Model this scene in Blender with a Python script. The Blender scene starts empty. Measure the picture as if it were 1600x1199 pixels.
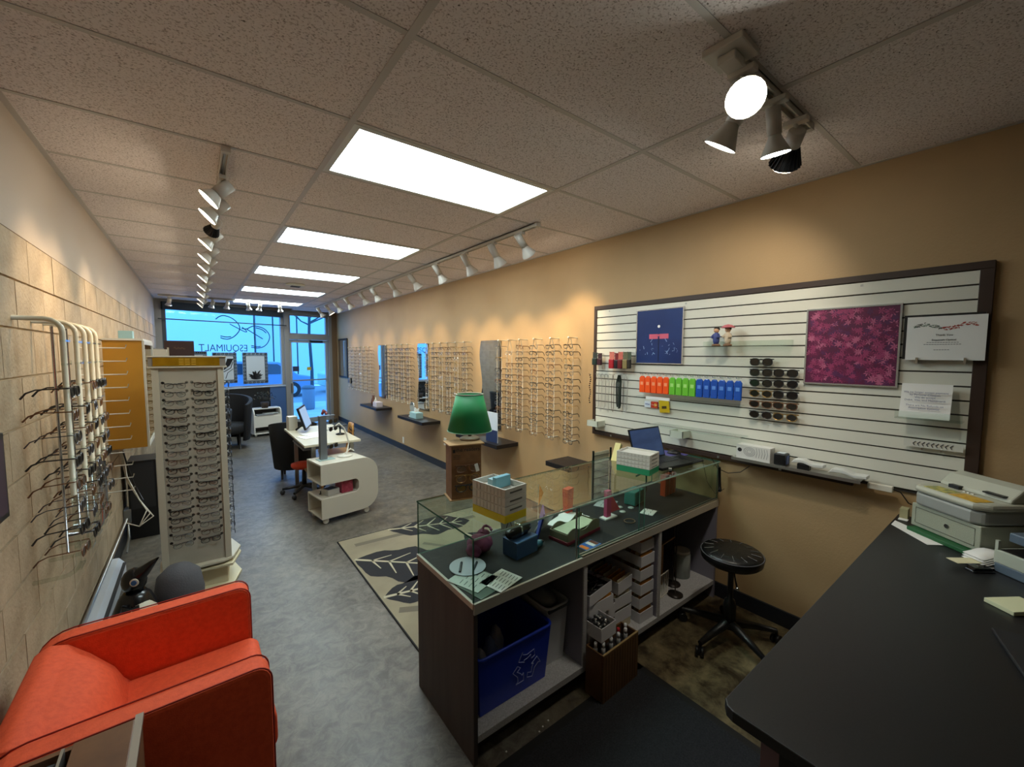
import bpy, math, random
from mathutils import Vector, Matrix
rnd = random.Random(7)
SC = bpy.context.scene
COL = SC.collection
PI = math.pi

# ------------------------------------------------------------------ camera
F_PX = 642.9
def cam_axes(yaw=37.485, pitch=4.035, roll=0.222):
    y, p, r = map(math.radians, (yaw, pitch, roll))
    f0 = Vector((math.sin(y), math.cos(y), 0)); ri = Vector((math.cos(y), -math.sin(y), 0)); up = Vector((0, 0, 1))
    fw = f0*math.cos(p) - up*math.sin(p); u2 = up*math.cos(p) + f0*math.sin(p)
    return ri*math.cos(r) + u2*math.sin(r), -ri*math.sin(r) + u2*math.cos(r), fw
CR, CU, CF = cam_axes()
EYE = Vector((0, 0, 1.70))
cd = bpy.data.cameras.new('camera'); cam = bpy.data.objects.new('camera', cd); COL.objects.link(cam)
cd.sensor_fit = 'HORIZONTAL'; cd.sensor_width = 36; cd.lens = 36*F_PX/1600; cd.clip_start = 0.02; cd.clip_end = 200
cam.matrix_world = Matrix(((CR.x, CU.x, -CF.x, EYE.x), (CR.y, CU.y, -CF.y, EYE.y), (CR.z, CU.z, -CF.z, EYE.z), (0, 0, 0, 1)))
SC.camera = cam
def W(px, py, **k):
    """point of the place seen at a photograph pixel, on the plane x=, y= or z="""
    d = CR*((px-800)/F_PX) + CU*((599.5-py)/F_PX) + CF
    (a, v), = k.items(); i = 'xyz'.index(a)
    return EYE + d*((v-EYE[i])/d[i])

# ------------------------------------------------------------------ world, light, exposure
CEIL = 2.71
W_ST = 1.75          # daylight outside
PANEL_ST = 7.6      # fluorescent diffusers
SPOT_W = 10.0
world = bpy.data.worlds.new('world'); SC.world = world; world.use_nodes = True
bg = world.node_tree.nodes['Background']; bg.inputs[0].default_value = (0.10, 0.40, 1.0, 1); bg.inputs[1].default_value = W_ST
SC.view_settings.view_transform = 'Standard'; SC.view_settings.look = 'None'
SC.view_settings.exposure = 1.22; SC.view_settings.gamma = 1.0; SC.view_settings.use_curve_mapping = False

# ------------------------------------------------------------------ materials
def lin(c):
    if isinstance(c, str):
        c = [int(c[i:i+2], 16)/255 for i in (0, 2, 4)]
    return tuple((x/12.92 if x <= .04045 else ((x+.055)/1.055)**2.4) for x in c) + (1,)
MATS = {}
def M(name, col='808080', rough=.5, metal=0, emit=0, ecol=None, spec=.5, coat=0, noise=None, bump=0, bscale=40, alpha=None, trans=0):
    """principled material; noise=(scale, second colour, amount, stretch)"""
    if name in MATS: return MATS[name]
    m = bpy.data.materials.new(name); m.use_nodes = True; nt = m.node_tree; b = nt.nodes['Principled BSDF']
    b.inputs['Base Color'].default_value = lin(col); b.inputs['Roughness'].default_value = rough
    b.inputs['Metallic'].default_value = metal; b.inputs['Specular IOR Level'].default_value = spec
    b.inputs['Coat Weight'].default_value = coat; b.inputs['Transmission Weight'].default_value = trans
    if alpha is not None: b.inputs['Alpha'].default_value = alpha
    if emit:
        b.inputs['Emission Color'].default_value = lin(ecol or col); b.inputs['Emission Strength'].default_value = emit
    if noise or bump:
        tc = nt.nodes.new('ShaderNodeTexCoord'); mp = nt.nodes.new('ShaderNodeMapping'); nt.links.new(tc.outputs['Object'], mp.inputs[0])
    if noise:
        sc, c2, amt, st = (noise + ((1, 1, 1),))[:4]
        mp.inputs['Scale'].default_value = st
        n = nt.nodes.new('ShaderNodeTexNoise'); n.inputs['Scale'].default_value = sc; n.inputs['Detail'].default_value = 6
        nt.links.new(mp.outputs[0], n.inputs['Vector'])
        r = nt.nodes.new('ShaderNodeValToRGB'); r.color_ramp.elements[0].position = .5-.5*amt*.5; r.color_ramp.elements[1].position = .5+.5*amt*.5+.05
        r.color_ramp.elements[0].color = lin(col); r.color_ramp.elements[1].color = lin(c2)
        nt.links.new(n.outputs['Fac'], r.inputs[0]); nt.links.new(r.outputs[0], b.inputs['Base Color'])
    if bump:
        n2 = nt.nodes.new('ShaderNodeTexNoise'); n2.inputs['Scale'].default_value = bscale; n2.inputs['Detail'].default_value = 4
        nt.links.new(mp.outputs[0], n2.inputs['Vector'])
        bp = nt.nodes.new('ShaderNodeBump'); bp.inputs['Strength'].default_value = bump; bp.inputs['Distance'].default_value = .01
        nt.links.new(n2.outputs['Fac'], bp.inputs['Height']); nt.links.new(bp.outputs[0], b.inputs['Normal'])
    MATS[name] = m; return m
def glass_mat(name, tint='f2faf6', refl=1.0, base=.02):
    if name in MATS: return MATS[name]
    m = bpy.data.materials.new(name); m.use_nodes = True; nt = m.node_tree; nt.nodes.clear()
    o = nt.nodes.new('ShaderNodeOutputMaterial'); mx = nt.nodes.new('ShaderNodeMixShader'); t = nt.nodes.new('ShaderNodeBsdfTransparent')
    g = nt.nodes.new('ShaderNodeBsdfGlossy'); fr = nt.nodes.new('ShaderNodeFresnel'); fr.inputs[0].default_value = 1.5
    g.inputs['Roughness'].default_value = base; t.inputs[0].default_value = lin(tint)
    mm = nt.nodes.new('ShaderNodeMath'); mm.operation = 'MULTIPLY'; mm.inputs[1].default_value = refl
    ge = nt.nodes.new('ShaderNodeNewGeometry'); iv = nt.nodes.new('ShaderNodeMath'); iv.operation = 'SUBTRACT'; iv.inputs[0].default_value = 1
    nt.links.new(ge.outputs['Backfacing'], iv.inputs[1]); m3 = nt.nodes.new('ShaderNodeMath'); m3.operation = 'MULTIPLY'; nt.links.new(fr.outputs[0], m3.inputs[0]); nt.links.new(iv.outputs[0], m3.inputs[1]); nt.links.new(m3.outputs[0], mm.inputs[0]); nt.links.new(mm.outputs[0], mx.inputs[0])
    nt.links.new(t.outputs[0], mx.inputs[1]); nt.links.new(g.outputs[0], mx.inputs[2]); nt.links.new(mx.outputs[0], o.inputs[0])
    MATS[name] = m; return m

def floor_mat():
    m = bpy.data.materials.new('stained concrete'); m.use_nodes = True; nt = m.node_tree; b = nt.nodes['Principled BSDF']; N = nt.nodes.new; L = nt.links.new
    tc = N('ShaderNodeTexCoord')
    def noise(s, d=8, dist=0, rough=.6):
        n = N('ShaderNodeTexNoise'); n.inputs['Scale'].default_value = s; n.inputs['Detail'].default_value = d; n.inputs['Distortion'].default_value = dist
        n.inputs['Roughness'].default_value = rough; L(tc.outputs['Object'], n.inputs['Vector']); return n
    def ramp(n, a, ca, bb, cb):
        r = N('ShaderNodeValToRGB'); e = r.color_ramp.elements; e[0].position = a; e[0].color = lin(ca); e[1].position = bb; e[1].color = lin(cb)
        L(n.outputs['Fac'], r.inputs[0]); return r
    r1 = ramp(noise(1.3, 8, .6), .35, '423e38', .68, '78736a')
    r2 = ramp(noise(14, 12, .8, .75), .40, '38322a', .62, '847e74')
    mx = N('ShaderNodeMixRGB'); mx.inputs[0].default_value = .5; L(r1.outputs[0], mx.inputs[1]); L(r2.outputs[0], mx.inputs[2])
    # brown acid-stain patches, with a shape of their own
    n3 = noise(.8, 5, .3); mr = N('ShaderNodeMapRange'); mr.inputs[1].default_value = .47; mr.inputs[2].default_value = .62; L(n3.outputs['Fac'], mr.inputs[0])
    sp = N('ShaderNodeSeparateXYZ'); L(tc.outputs['Object'], sp.inputs[0])
    mrx = N('ShaderNodeMapRange'); mrx.inputs[1].default_value = 1.1; mrx.inputs[2].default_value = 1.6; L(sp.outputs[0], mrx.inputs[0])
    mry = N('ShaderNodeMapRange'); mry.inputs[1].default_value = 2.6; mry.inputs[2].default_value = 1.2; L(sp.outputs[1], mry.inputs[0])
    mu = N('ShaderNodeMath'); mu.operation = 'MULTIPLY'; L(mrx.outputs[0], mu.inputs[0]); L(mry.outputs[0], mu.inputs[1])
    ad = N('ShaderNodeMath'); ad.operation = 'MAXIMUM'; L(mu.outputs[0], ad.inputs[0])
    h = N('ShaderNodeMath'); h.operation = 'MULTIPLY'; h.inputs[1].default_value = .35; L(mr.outputs[0], h.inputs[0]); L(h.outputs[0], ad.inputs[1])
    r3 = ramp(noise(7, 12, .3, .7), .38, '33281a', .68, '8a7c5c')
    m2 = N('ShaderNodeMixRGB'); L(ad.outputs[0], m2.inputs[0]); L(mx.outputs[0], m2.inputs[1]); L(r3.outputs[0], m2.inputs[2])
    L(m2.outputs[0], b.inputs['Base Color'])
    nr = noise(3, 6); rr = N('ShaderNodeMapRange'); rr.inputs[3].default_value = .28; rr.inputs[4].default_value = .5; L(nr.outputs['Fac'], rr.inputs[0]); L(rr.outputs[0], b.inputs['Roughness'])
    nb = noise(8, 6); bp = N('ShaderNodeBump'); bp.inputs['Strength'].default_value = .12; bp.inputs['Distance'].default_value = .02; L(nb.outputs['Fac'], bp.inputs['Height']); L(bp.outputs[0], b.inputs['Normal'])
    return m
def tile_mat():
    m = bpy.data.materials.new('fissured ceiling tile'); m.use_nodes = True; nt = m.node_tree; b = nt.nodes['Principled BSDF']; N = nt.nodes.new; L = nt.links.new
    ge = N('ShaderNodeNewGeometry'); b.inputs['Roughness'].default_value = .95; b.inputs['Specular IOR Level'].default_value = .1
    ns = N('ShaderNodeTexNoise'); ns.inputs['Scale'].default_value = 60; L(ge.outputs['Position'], ns.inputs['Vector'])
    mxv = N('ShaderNodeMixRGB'); mxv.inputs[0].default_value = .02; L(ge.outputs['Position'], mxv.inputs[1]); L(ns.outputs['Color'], mxv.inputs[2])
    mp = N('ShaderNodeMapping'); mp.inputs['Scale'].default_value = (1, 2.4, 1); mp.inputs['Rotation'].default_value = (0, 0, .5); L(mxv.outputs[0], mp.inputs[0])
    v = N('ShaderNodeTexVoronoi'); v.inputs['Scale'].default_value = 42; L(mp.outputs[0], v.inputs['Vector'])
    r = N('ShaderNodeValToRGB'); e = r.color_ramp.elements; e[0].position = .10; e[0].color = lin('7a6e66'); e[1].position = .17; e[1].color = lin('f2e8e6')
    L(v.outputs['Distance'], r.inputs[0])
    n = N('ShaderNodeTexNoise'); n.inputs['Scale'].default_value = 130; n.inputs['Detail'].default_value = 3; L(ge.outputs['Position'], n.inputs['Vector'])
    r2 = N('ShaderNodeValToRGB'); e = r2.color_ramp.elements; e[0].position = .36; e[0].color = lin('c0b6b2'); e[1].position = .46; e[1].color = lin('ffffff')
    L(n.outputs['Fac'], r2.inputs[0])
    mu = N('ShaderNodeMixRGB'); mu.blend_type = 'MULTIPLY'; mu.inputs[0].default_value = .8; L(r.outputs[0], mu.inputs[1]); L(r2.outputs[0], mu.inputs[2]); L(mu.outputs[0], b.inputs['Base Color'])
    bp = N('ShaderNodeBump'); bp.inputs['Strength'].default_value = .4; bp.inputs['Distance'].default_value = .004; L(v.outputs['Distance'], bp.inputs['Height']); L(bp.outputs[0], b.inputs['Normal'])
    MATS['tile'] = m; return m
def picture_mat(name, cols, scale, kind='voronoi', dist=0):
    m = bpy.data.materials.new(name); m.use_nodes = True; nt = m.node_tree; b = nt.nodes['Principled BSDF']; N = nt.nodes.new; L = nt.links.new
    tc = N('ShaderNodeTexCoord'); b.inputs['Roughness'].default_value = .35
    ns = N('ShaderNodeTexNoise'); ns.inputs['Scale'].default_value = scale*.7; ns.inputs['Detail'].default_value = 4; L(tc.outputs['Object'], ns.inputs['Vector'])
    mx = N('ShaderNodeMixRGB'); mx.inputs[0].default_value = dist; L(tc.outputs['Object'], mx.inputs[1]); L(ns.outputs['Color'], mx.inputs[2])
    if kind == 'voronoi':
        t = N('ShaderNodeTexVoronoi'); t.inputs['Scale'].default_value = scale; out = 'Distance'; t.feature = 'DISTANCE_TO_EDGE'
    else:
        t = N('ShaderNodeTexNoise'); t.inputs['Scale'].default_value = scale; t.inputs['Detail'].default_value = 8; out = 'Fac'
    L(mx.outputs[0], t.inputs['Vector'])
    r = N('ShaderNodeValToRGB'); e = r.color_ramp.elements
    while len(e) < len(cols): e.new(.5)
    for i, (p, c) in enumerate(cols): e[i].position = p; e[i].color = lin(c)
    L(t.outputs[out], r.inputs[0]); L(r.outputs[0], b.inputs['Base Color']); MATS[name] = m; return m

# ------------------------------------------------------------------ mesh helpers
class MB:
    def __init__(s): s.v = []; s.f = []; s.m = []; s.mats = []; s.sm = []
    def mi(s, m):
        if m not in s.mats: s.mats.append(m)
        return s.mats.index(m)
    def add(s, vs, fs, m, smooth=False, T=None):
        o = len(s.v); s.v += [tuple((T @ Vector(v)) if T else v) for v in vs]
        k = s.mi(m)
        for f in fs: s.f.append(tuple(i+o for i in f)); s.m.append(k); s.sm.append(smooth)
        return s
    def box(s, x0, x1, y0, y1, z0, z1, m, T=None):
        vs = [(x, y, z) for z in (z0, z1) for y in (y0, y1) for x in (x0, x1)]
        return s.add(vs, [(0, 2, 3, 1), (4, 5, 7, 6), (0, 1, 5, 4), (2, 6, 7, 3), (0, 4, 6, 2), (1, 3, 7, 5)], m, False, T)
    def taper(s, x0, x1, y0, y1, z0, z1, k, m, T=None):
        """box whose bottom is k times the top"""
        cx, cy = (x0+x1)/2, (y0+y1)/2
        vs = [(cx+(x-cx)*q, cy+(y-cy)*q, z) for z, q in ((z0, k), (z1, 1)) for y in (y0, y1) for x in (x0, x1)]
        return s.add(vs, [(0, 2, 3, 1), (4, 5, 7, 6), (0, 1, 5, 4), (2, 6, 7, 3), (0, 4, 6, 2), (1, 3, 7, 5)], m, False, T)
    def prism(s, pts, a, b, m, axis='z', T=None, smooth=False):
        n = len(pts)
        def P(p, h): return {'z': (p[0], p[1], h), 'y': (p[0], h, p[1]), 'x': (h, p[0], p[1])}[axis]
        vs = [P(p, a) for p in pts] + [P(p, b) for p in pts]
        ar = sum(pts[i][0]*pts[(i+1) % n][1]-pts[(i+1) % n][0]*pts[i][1] for i in range(n))
        flip = (ar < 0) ^ (axis == 'y') ^ (b < a)
        fs = [tuple(range(n))[::-1], tuple(range(n, 2*n))] + [(i, (i+1) % n, n+(i+1) % n, n+i) for i in range(n)]
        if flip: fs = [f[::-1] for f in fs]
        o = len(s.f); s.add(vs, fs, m, False, T)
        if smooth:
            for i in range(o+2, len(s.f)): s.sm[i] = True
        return s
    def tube(s, pts, r, m, n=6, closed=False, cap=True, T=None):
        pts = [Vector(p) for p in pts]; K = len(pts); vs = []; fs = []
        rr = r if isinstance(r, (list, tuple)) else [r]*K
        up = None
        for i, p in enumerate(pts):
            a = pts[(i-1) % K] if (closed or i > 0) else p; b = pts[(i+1) % K] if (closed or i < K-1) else p
            d = (b-a).normalized()
            if up is None:
                up = Vector((0, 0, 1)) if abs(d.z) < .9 else Vector((1, 0, 0))
            s1 = d.cross(up); 
            if s1.length < 1e-4: s1 = d.orthogonal()
            s1.normalize(); u = s1.cross(d).normalized(); up = u
            for k in range(n):
                t = 2*PI*k/n; vs.append(tuple(p + (s1*math.cos(t)+u*math.sin(t))*rr[i]))
        for i in range(K if closed else K-1):
            j = (i+1) % K
            for k in range(n):
                fs.append((i*n+k, j*n+k, j*n+(k+1) % n, i*n+(k+1) % n)[::-1])
        if cap and not closed: fs.append(tuple(range(n))[::-1][::-1]); fs.append(tuple(range((K-1)*n, K*n))[::-1])
        return s.add(vs, fs, m, n > 4, T)
    def lathe(s, prof, m, n=24, T=None, cap=True):
        vs = []; fs = []; K = len(prof)
        for r, z in prof:
            for k in range(n): t = 2*PI*k/n; vs.append((r*math.cos(t), r*math.sin(t), z))
        for i in range(K-1):
            for k in range(n): fs.append((i*n+k, i*n+(k+1) % n, (i+1)*n+(k+1) % n, (i+1)*n+k))
        s.add(vs, fs, m, True, T)
        if cap:
            o = len(s.v)-n*K
            for ring, rev in ((0, True), (K-1, False)):
                if prof[ring][0] > 1e-4:
                    f = tuple(range(o+ring*n, o+ring*n+n)); s.f.append(f[::-1] if rev else f); s.m.append(s.mi(m)); s.sm.append(False)
        return s
    def ball(s, c, r, m, n=12, T=None):
        rx, ry, rz = (r, r, r) if not isinstance(r, (list, tuple)) else r; vs = [(c[0], c[1], c[2]-rz)]; fs = []; h = max(4, n//2)
        for i in range(1, h):
            p = -PI/2+PI*i/h
            for k in range(n): t = 2*PI*k/n; vs.append((c[0]+rx*math.cos(p)*math.cos(t), c[1]+ry*math.cos(p)*math.sin(t), c[2]+rz*math.sin(p)))
        vs.append((c[0], c[1], c[2]+rz)); e = len(vs)-1
        for k in range(n): fs.append((0, 1+(k+1) % n, 1+k)); fs.append((e, e-n+k, e-n+(k+1) % n))
        for i in range(h-2):
            for k in range(n): a = 1+i*n; fs.append((a+k, a+(k+1) % n, a+n+(k+1) % n, a+n+k))
        return s.add(vs, fs, m, True, T)
    def mesh(s, name):
        me = bpy.data.meshes.new(name); me.from_pydata(s.v, [], s.f)
        for m in s.mats: me.materials.append(m)
        me.polygons.foreach_set('material_index', s.m); me.polygons.foreach_set('use_smooth', s.sm); me.update(); return me
    def build(s, name, parent=None, loc=(0, 0, 0), rz=0, bevel=0, T=None, sub=0):
        o = bpy.data.objects.new(name, s.mesh(name)); COL.objects.link(o)
        if parent: o.parent = parent
        if T is not None: o.matrix_basis = T
        else: o.location = loc; o.rotation_euler = (0, 0, rz)
        if sub:
            md = o.modifiers.new('sub', 'SUBSURF'); md.levels = sub; md.render_levels = sub
        if bevel:
            md = o.modifiers.new('bevel', 'BEVEL'); md.width = bevel; md.segments = 2; md.limit_method = 'ANGLE'; md.angle_limit = .6
        return o
def inst(me, name, parent=None, loc=(0, 0, 0), rz=0, T=None, scale=None):
    o = bpy.data.objects.new(name, me); COL.objects.link(o); o.parent = parent
    if T is not None: o.matrix_basis = T
    else:
        o.location = loc; o.rotation_euler = (0, 0, rz)
        if scale: o.scale = scale
    return o
def tag(o, label, cat, group=None, kind=None):
    if label: o['label'] = label
    if cat: o['category'] = cat
    if group: o['group'] = group
    if kind: o['kind'] = kind
    return o
def thing(name, label, cat, loc=(0, 0, 0), rz=0, group=None):
    o = bpy.data.objects.new(name, None); COL.objects.link(o); o.location = loc; o.rotation_euler = (0, 0, rz); o.empty_display_size = .1
    return tag(o, label, cat, group)
def struct(o): o['kind'] = 'structure'; return o
def part(p, name, m, *boxes, bevel=0, label=None):
    b = MB()
    for q in boxes: b.box(*q, m)
    o = b.build(name, p, bevel=bevel)
    if label: o['label'] = label
    return o
def Tm(loc, rx=0, ry=0, rz=0, sc=1):
    from mathutils import Euler
    return Matrix.Translation(loc) @ Euler((rx, ry, rz)).to_matrix().to_4x4() @ Matrix.Diagonal((sc, sc, sc, 1) if not isinstance(sc, (list, tuple)) else (*sc, 1))
def aim(loc, d):
    """matrix whose local -Z looks along d"""
    return Matrix.Translation(loc) @ Vector(d).to_track_quat('-Z', 'Y').to_matrix().to_4x4()
def text(body, size, mat, parent, loc, xd, yd, name='lettering', ex=.0006, align='CENTER', sx=1):
    c = bpy.data.curves.new(name, 'FONT'); c.body = body; c.size = size; c.extrude = ex; c.align_x = align; c.align_y = 'CENTER'; c.resolution_u = 3; c.space_line = 1.05
    t = bpy.data.objects.new(name, c); COL.objects.link(t)
    me = bpy.data.meshes.new_from_object(t.evaluated_get(bpy.context.evaluated_depsgraph_get())); bpy.data.objects.remove(t)
    me.materials.clear(); me.materials.append(mat)
    o = bpy.data.objects.new(name, me); COL.objects.link(o); o.parent = parent
    xd = Vector(xd).normalized(); yd = Vector(yd).normalized(); zd = xd.cross(yd)
    o.matrix_basis = Matrix.Translation(loc) @ Matrix((xd*sx, yd, zd)).transposed().to_4x4()
    return o
ORD = ['first', 'second', 'third', 'fourth', 'fifth', 'sixth', 'seventh', 'eighth', 'ninth', 'tenth', 'eleventh', 'twelfth', 'thirteenth',
       'fourteenth', 'fifteenth', 'sixteenth', 'seventeenth', 'eighteenth', 'nineteenth', 'twentieth']

# ------------------------------------------------------------------ shared materials
WHITE = M('white laminate', 'e6e4dc', .4); OFFW = M('off white paint', 'd9d5c8', .5); CREAM = M('cream laminate', 'd8cfae', .5)
BLACK = M('black plastic', '121214', .4); CHROME = M('chrome', 'd8dadc', .18, 1); ALU = M('brushed aluminium', 'b4b4b0', .35, .9)
GREY = M('grey laminate', '77767c', .5); DKGREY = M('charcoal laminate', '27272a', .45); PAPER = M('white paper', 'e9e9e6', .7)
CARD = M('cardboard', '9a7348', .8, noise=(30, '86623b', .6)); INK = M('black ink', '18181c', .6); LENS = glass_mat('clear lens', 'fbfdfe', .8)
ACRYL = glass_mat('clear acrylic', 'f6faf8', 1.3, .05); CASEGL = glass_mat('showcase glass', 'f7fdfa', 1.0, .0); WINGL = glass_mat('window glass', 'f8fcff', .8, .0)
GEDGE = M('green glass edge', '3d6a5c', .15, noise=None); REFLEDGE = M('painted reflection on glass edge', 'a8c8bc', .15)
DLENS = M('dark sunglass lens', '1c1a18', .12, spec=.8); TILE = tile_mat()
# ================================================================== THE SETTING
XL, XR, YB = -.58, 2.87, -3.2
SL = .29; ANG = math.atan(SL); YF0 = 10.1
def YF(x): return YF0 + SL*(x-XL)
ULEN = (XR-XL)/math.cos(ANG)
FRONT = Tm((XL, YF0, 0), rz=ANG)                    # frame of the slanted shop front: x along it, y outward
def FU(px, py, off=0):
    """(u, z) on the shop front seen at a photograph pixel"""
    d = CR*((px-800)/F_PX) + CU*((599.5-py)/F_PX) + CF; n = Vector((SL, -1, 0)); p0 = FRONT @ Vector((0, off, 0))
    p = FRONT.inverted() @ (EYE + d*((p0-EYE).dot(n)/d.dot(n))); return p.x, p.z

WALLP = M('tan painted plaster', 'b3966e', .6, noise=(2, 'ac9068', .6), bump=.12, bscale=90)
LWALL = M('pale beige plaster', 'b7a898', .7, bump=.1, bscale=70)
BLOCK = M('painted block', 'b8a488', .75, noise=(9, 'a89478', .5), bump=.5, bscale=60)
MORT = M('painted mortar', 'cbb593', .8)
FRAMEP = M('taupe door frame paint', '8d8a88', .5); BROWNP = M('brown painted wall strip', '7a6248', .6)
BBM = M('dark baseboard vinyl', '1f222a', .45); BLUEP = M('blue painted panel', '3d5f92', .45)

fl = MB(); fl.prism([(XL-.1, YB-.1), (XR+.1, YB-.1), (XR+.1, YF(XR)+.02), (XL-.1, YF(XL)+.02)], -.12, 0, floor_mat()); struct(fl.build('floor'))
b = MB(); b.box(XL-.12, XL-.006, YB, YF0+.1, 0, 2.2, MORT); b.box(XL-.12, XL, YB, YF0+.1, 2.2, CEIL+.1, LWALL); wl = struct(b.build('wall_left'))
b = MB(); b.box(XR, XR+.12, YB, YF(XR)+.1, 0, CEIL+.1, WALLP); struct(b.build('wall_right'))
b = MB(); b.box(XL-.1, XR+.1, YB-.12, YB, 0, CEIL+.1, LWALL); struct(b.build('wall_rear'))
# painted concrete blocks of the left wall, running bond
bb = MB(); bb.box(-.006, .004, .003, .395, .003, .193, BLOCK); bme = bb.mesh('block')
for r in range(11):
    y = .2 if r % 2 else 0.4
    while y < YF0-.05:
        L = min(.398, YF0-y)
        o = inst(bme, 'block', wl, (XL+rnd.uniform(-.0008, .0008), y, r*.2), scale=(1, L/.398, 1.0)); y += .398
# ceiling: slab, grid, tiles
XC = [XL, .58, 1.80, XR]
b = MB(); b.prism([(XL-.1, YB-.1), (XR+.1, YB-.1), (XR+.1, YF(XR)+.1), (XL-.1, YF(XL)+.1)], CEIL+.03, CEIL+.12, M('plenum', '3a3632', .9)); ceil = struct(b.build('ceiling'))
GRID = M('ceiling grid paint', 'c9c2bc', .5)
for x in (.58, 1.80):
    part(ceil, 'grid_runner', GRID, (x-.013, x+.013, YB, YF(x), CEIL-.004, CEIL+.01))
for x0, x1, nm in ((XL, XL+.025, 0), (XR-.025, XR, 0)):
    part(ceil, 'wall_angle', GRID, (x0, x1, YB, YF(x0)-.01, CEIL-.004, CEIL+.002))
LIGHT_ROWS = {-6, 0, 3, 6, 9, 12}
tmes = {}
for k in range(-9, 15):
    y0 = 1.90+.61*k
    for c in range(3):
        x0, x1 = XC[c], XC[c+1]; ym = YF(x0)
        if y0 > ym-.1 or y0+.61 < YB: continue
        ya, yb = max(y0, YB), min(y0+.61, ym)
        if k in LIGHT_ROWS and c == 1: pass
        else:
            key = (c, round(yb-ya, 3))
            if key not in tmes:
                q = MB(); q.box(.008, x1-x0-.008, .008, yb-ya-.008, 0, .014, TILE); tmes[key] = q.mesh('ceiling_tile')
            inst(tmes[key], 'ceiling_tile', ceil, (x0, ya, CEIL-.001 + rnd.uniform(0, .0015)))
        if ya == y0: part(ceil, 'grid_cross_tee', GRID, (x0+.013, x1-.013, y0-.011, y0+.011, CEIL-.003, CEIL+.008))
# baseboard
b = MB(); b.box(XR-.014, XR, YB, YF(XR)-.02, 0, .10, BBM); struct(b.build('baseboard_right'))
b = MB(); b.box(0, .014, YB, YF0, 0, .10, BBM); struct(b.build('baseboard_left', loc=(XL+.004, 0, 0)))

# shop front -----------------------------------------------------------------
def fbox(name, m, *bx, parent=None, bevel=0):
    q = MB()
    for t in bx: q.box(*t, m)
    return q.build(name, parent, T=None if parent else FRONT, bevel=bevel)
w = fbox('wall_front', FRAMEP, (0, .10, 0, .1, 0, CEIL+.1), (.10, 2.3, 0, .12, 2.66, CEIL+.1), (2.29, 3.47, 0, .1, 2.66, CEIL+.1)); struct(w)
q = MB(); q.box(.10, 1.95, -.01, .12, 0, .95, M('black bulkhead panel', '0b0c10', .6)); struct(q.build('trim_1', T=FRONT))
q = MB(); q.box(1.95, 2.29, -.01, .12, 0, .95, BLUEP); struct(q.build('trim_2', T=FRONT))
q = MB(); q.box(.10, 2.29, -.03, .14, .95, .975, M('pale window sill', 'b9c4cc', .4)); struct(q.build('trim_3', T=FRONT, bevel=.004))
q = MB(); q.box(3.45, ULEN+.02, -.02, .1, 0, CEIL+.05, BROWNP); struct(q.build('trim_4', T=FRONT))
wi = MB(); DK = M('dark window mullion', '2a3540', .4)
wi.box(.10, .17, .02, .09, .975, 2.66, DK); wi.box(2.24, 2.30, .02, .09, .975, 2.66, FRAMEP); wi.box(.10, 2.3, .02, .09, .975, 1.0, FRAMEP); wi.box(.10, 2.3, .02, .09, 2.63, 2.66, FRAMEP)
wi = struct(wi.build('window_1', T=FRONT, bevel=.003))
fbox('pane', WINGL, (.17, 2.24, .05, .056, 1.0, 2.63), parent=wi)
q = MB(); q.box(.10, 2.24, -.1, .0, 2.52, 2.66, M('dark valance cloth', '27313c', .8)); struct(q.build('trim_5', T=FRONT))
# door frame and transom
d = MB(); d.box(2.30, 2.40, -.02, .10, 0, 2.66, FRAMEP); d.box(3.37, 3.45, -.02, .10, 0, 2.66, FRAMEP); d.box(2.40, 3.37, -.02, .10, 2.03, 2.15, FRAMEP); d.box(2.40, 3.37, -.02, .10, 2.62, 2.68, FRAMEP)
struct(d.build('trim_6', T=FRONT, bevel=.004))
t = MB(); t.box(2.40, 2.45, .02, .08, 2.15, 2.62, FRAMEP); t.box(3.32, 3.37, .02, .08, 2.15, 2.62, FRAMEP); t.box(2.45, 3.32, .02, .08, 2.15, 2.18, FRAMEP); t.box(2.45, 3.32, .02, .08, 2.59, 2.62, FRAMEP)
t = struct(t.build('window_2', T=FRONT)); fbox('pane', WINGL, (2.45, 3.32, .045, .051, 2.18, 2.59), parent=t)
d = MB(); PF = M('door stile paint', '9aa0a4', .4)
d.box(2.405, 2.475, .03, .075, .02, 2.025, PF); d.box(3.30, 3.365, .03, .075, .02, 2.025, PF); d.box(2.475, 3.30, .03, .075, 1.96, 2.025, PF); d.box(2.475, 3.30, .03, .075, .02, .14, PF)
d = struct(d.build('door_1', T=FRONT, bevel=.003)); fbox('pane', WINGL, (2.475, 3.30, .05, .056, .14, 1.96), parent=d)
fbox('push_bar', ALU, (2.475, 3.30, .0, .02, 1.05, 1.08), parent=d); fbox('door_handle', ALU, (2.43, 2.46, -.03, .03, .78, 1.0), parent=d)
fbox('door_closer', BLACK, (2.9, 3.2, -.03, .03, 1.97, 2.02), parent=d); fbox('sticker', M('yellow round sticker', 'c7b53a', .5), (2.83, 2.93, .046, .05, 1.30, 1.38), parent=d)
fbox('sticker', M('dark notice sticker', '2b3a55', .5), (2.49, 2.64, .046, .05, 1.28, 1.40), parent=d)
tag(fbox('curtain_rod', M('dark steel rod', '1b2530', .5), (.02, 2.3, -.13, -.115, 2.325, 2.345)), 'thin dark curtain rod running across the front window', 'rod')

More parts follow.
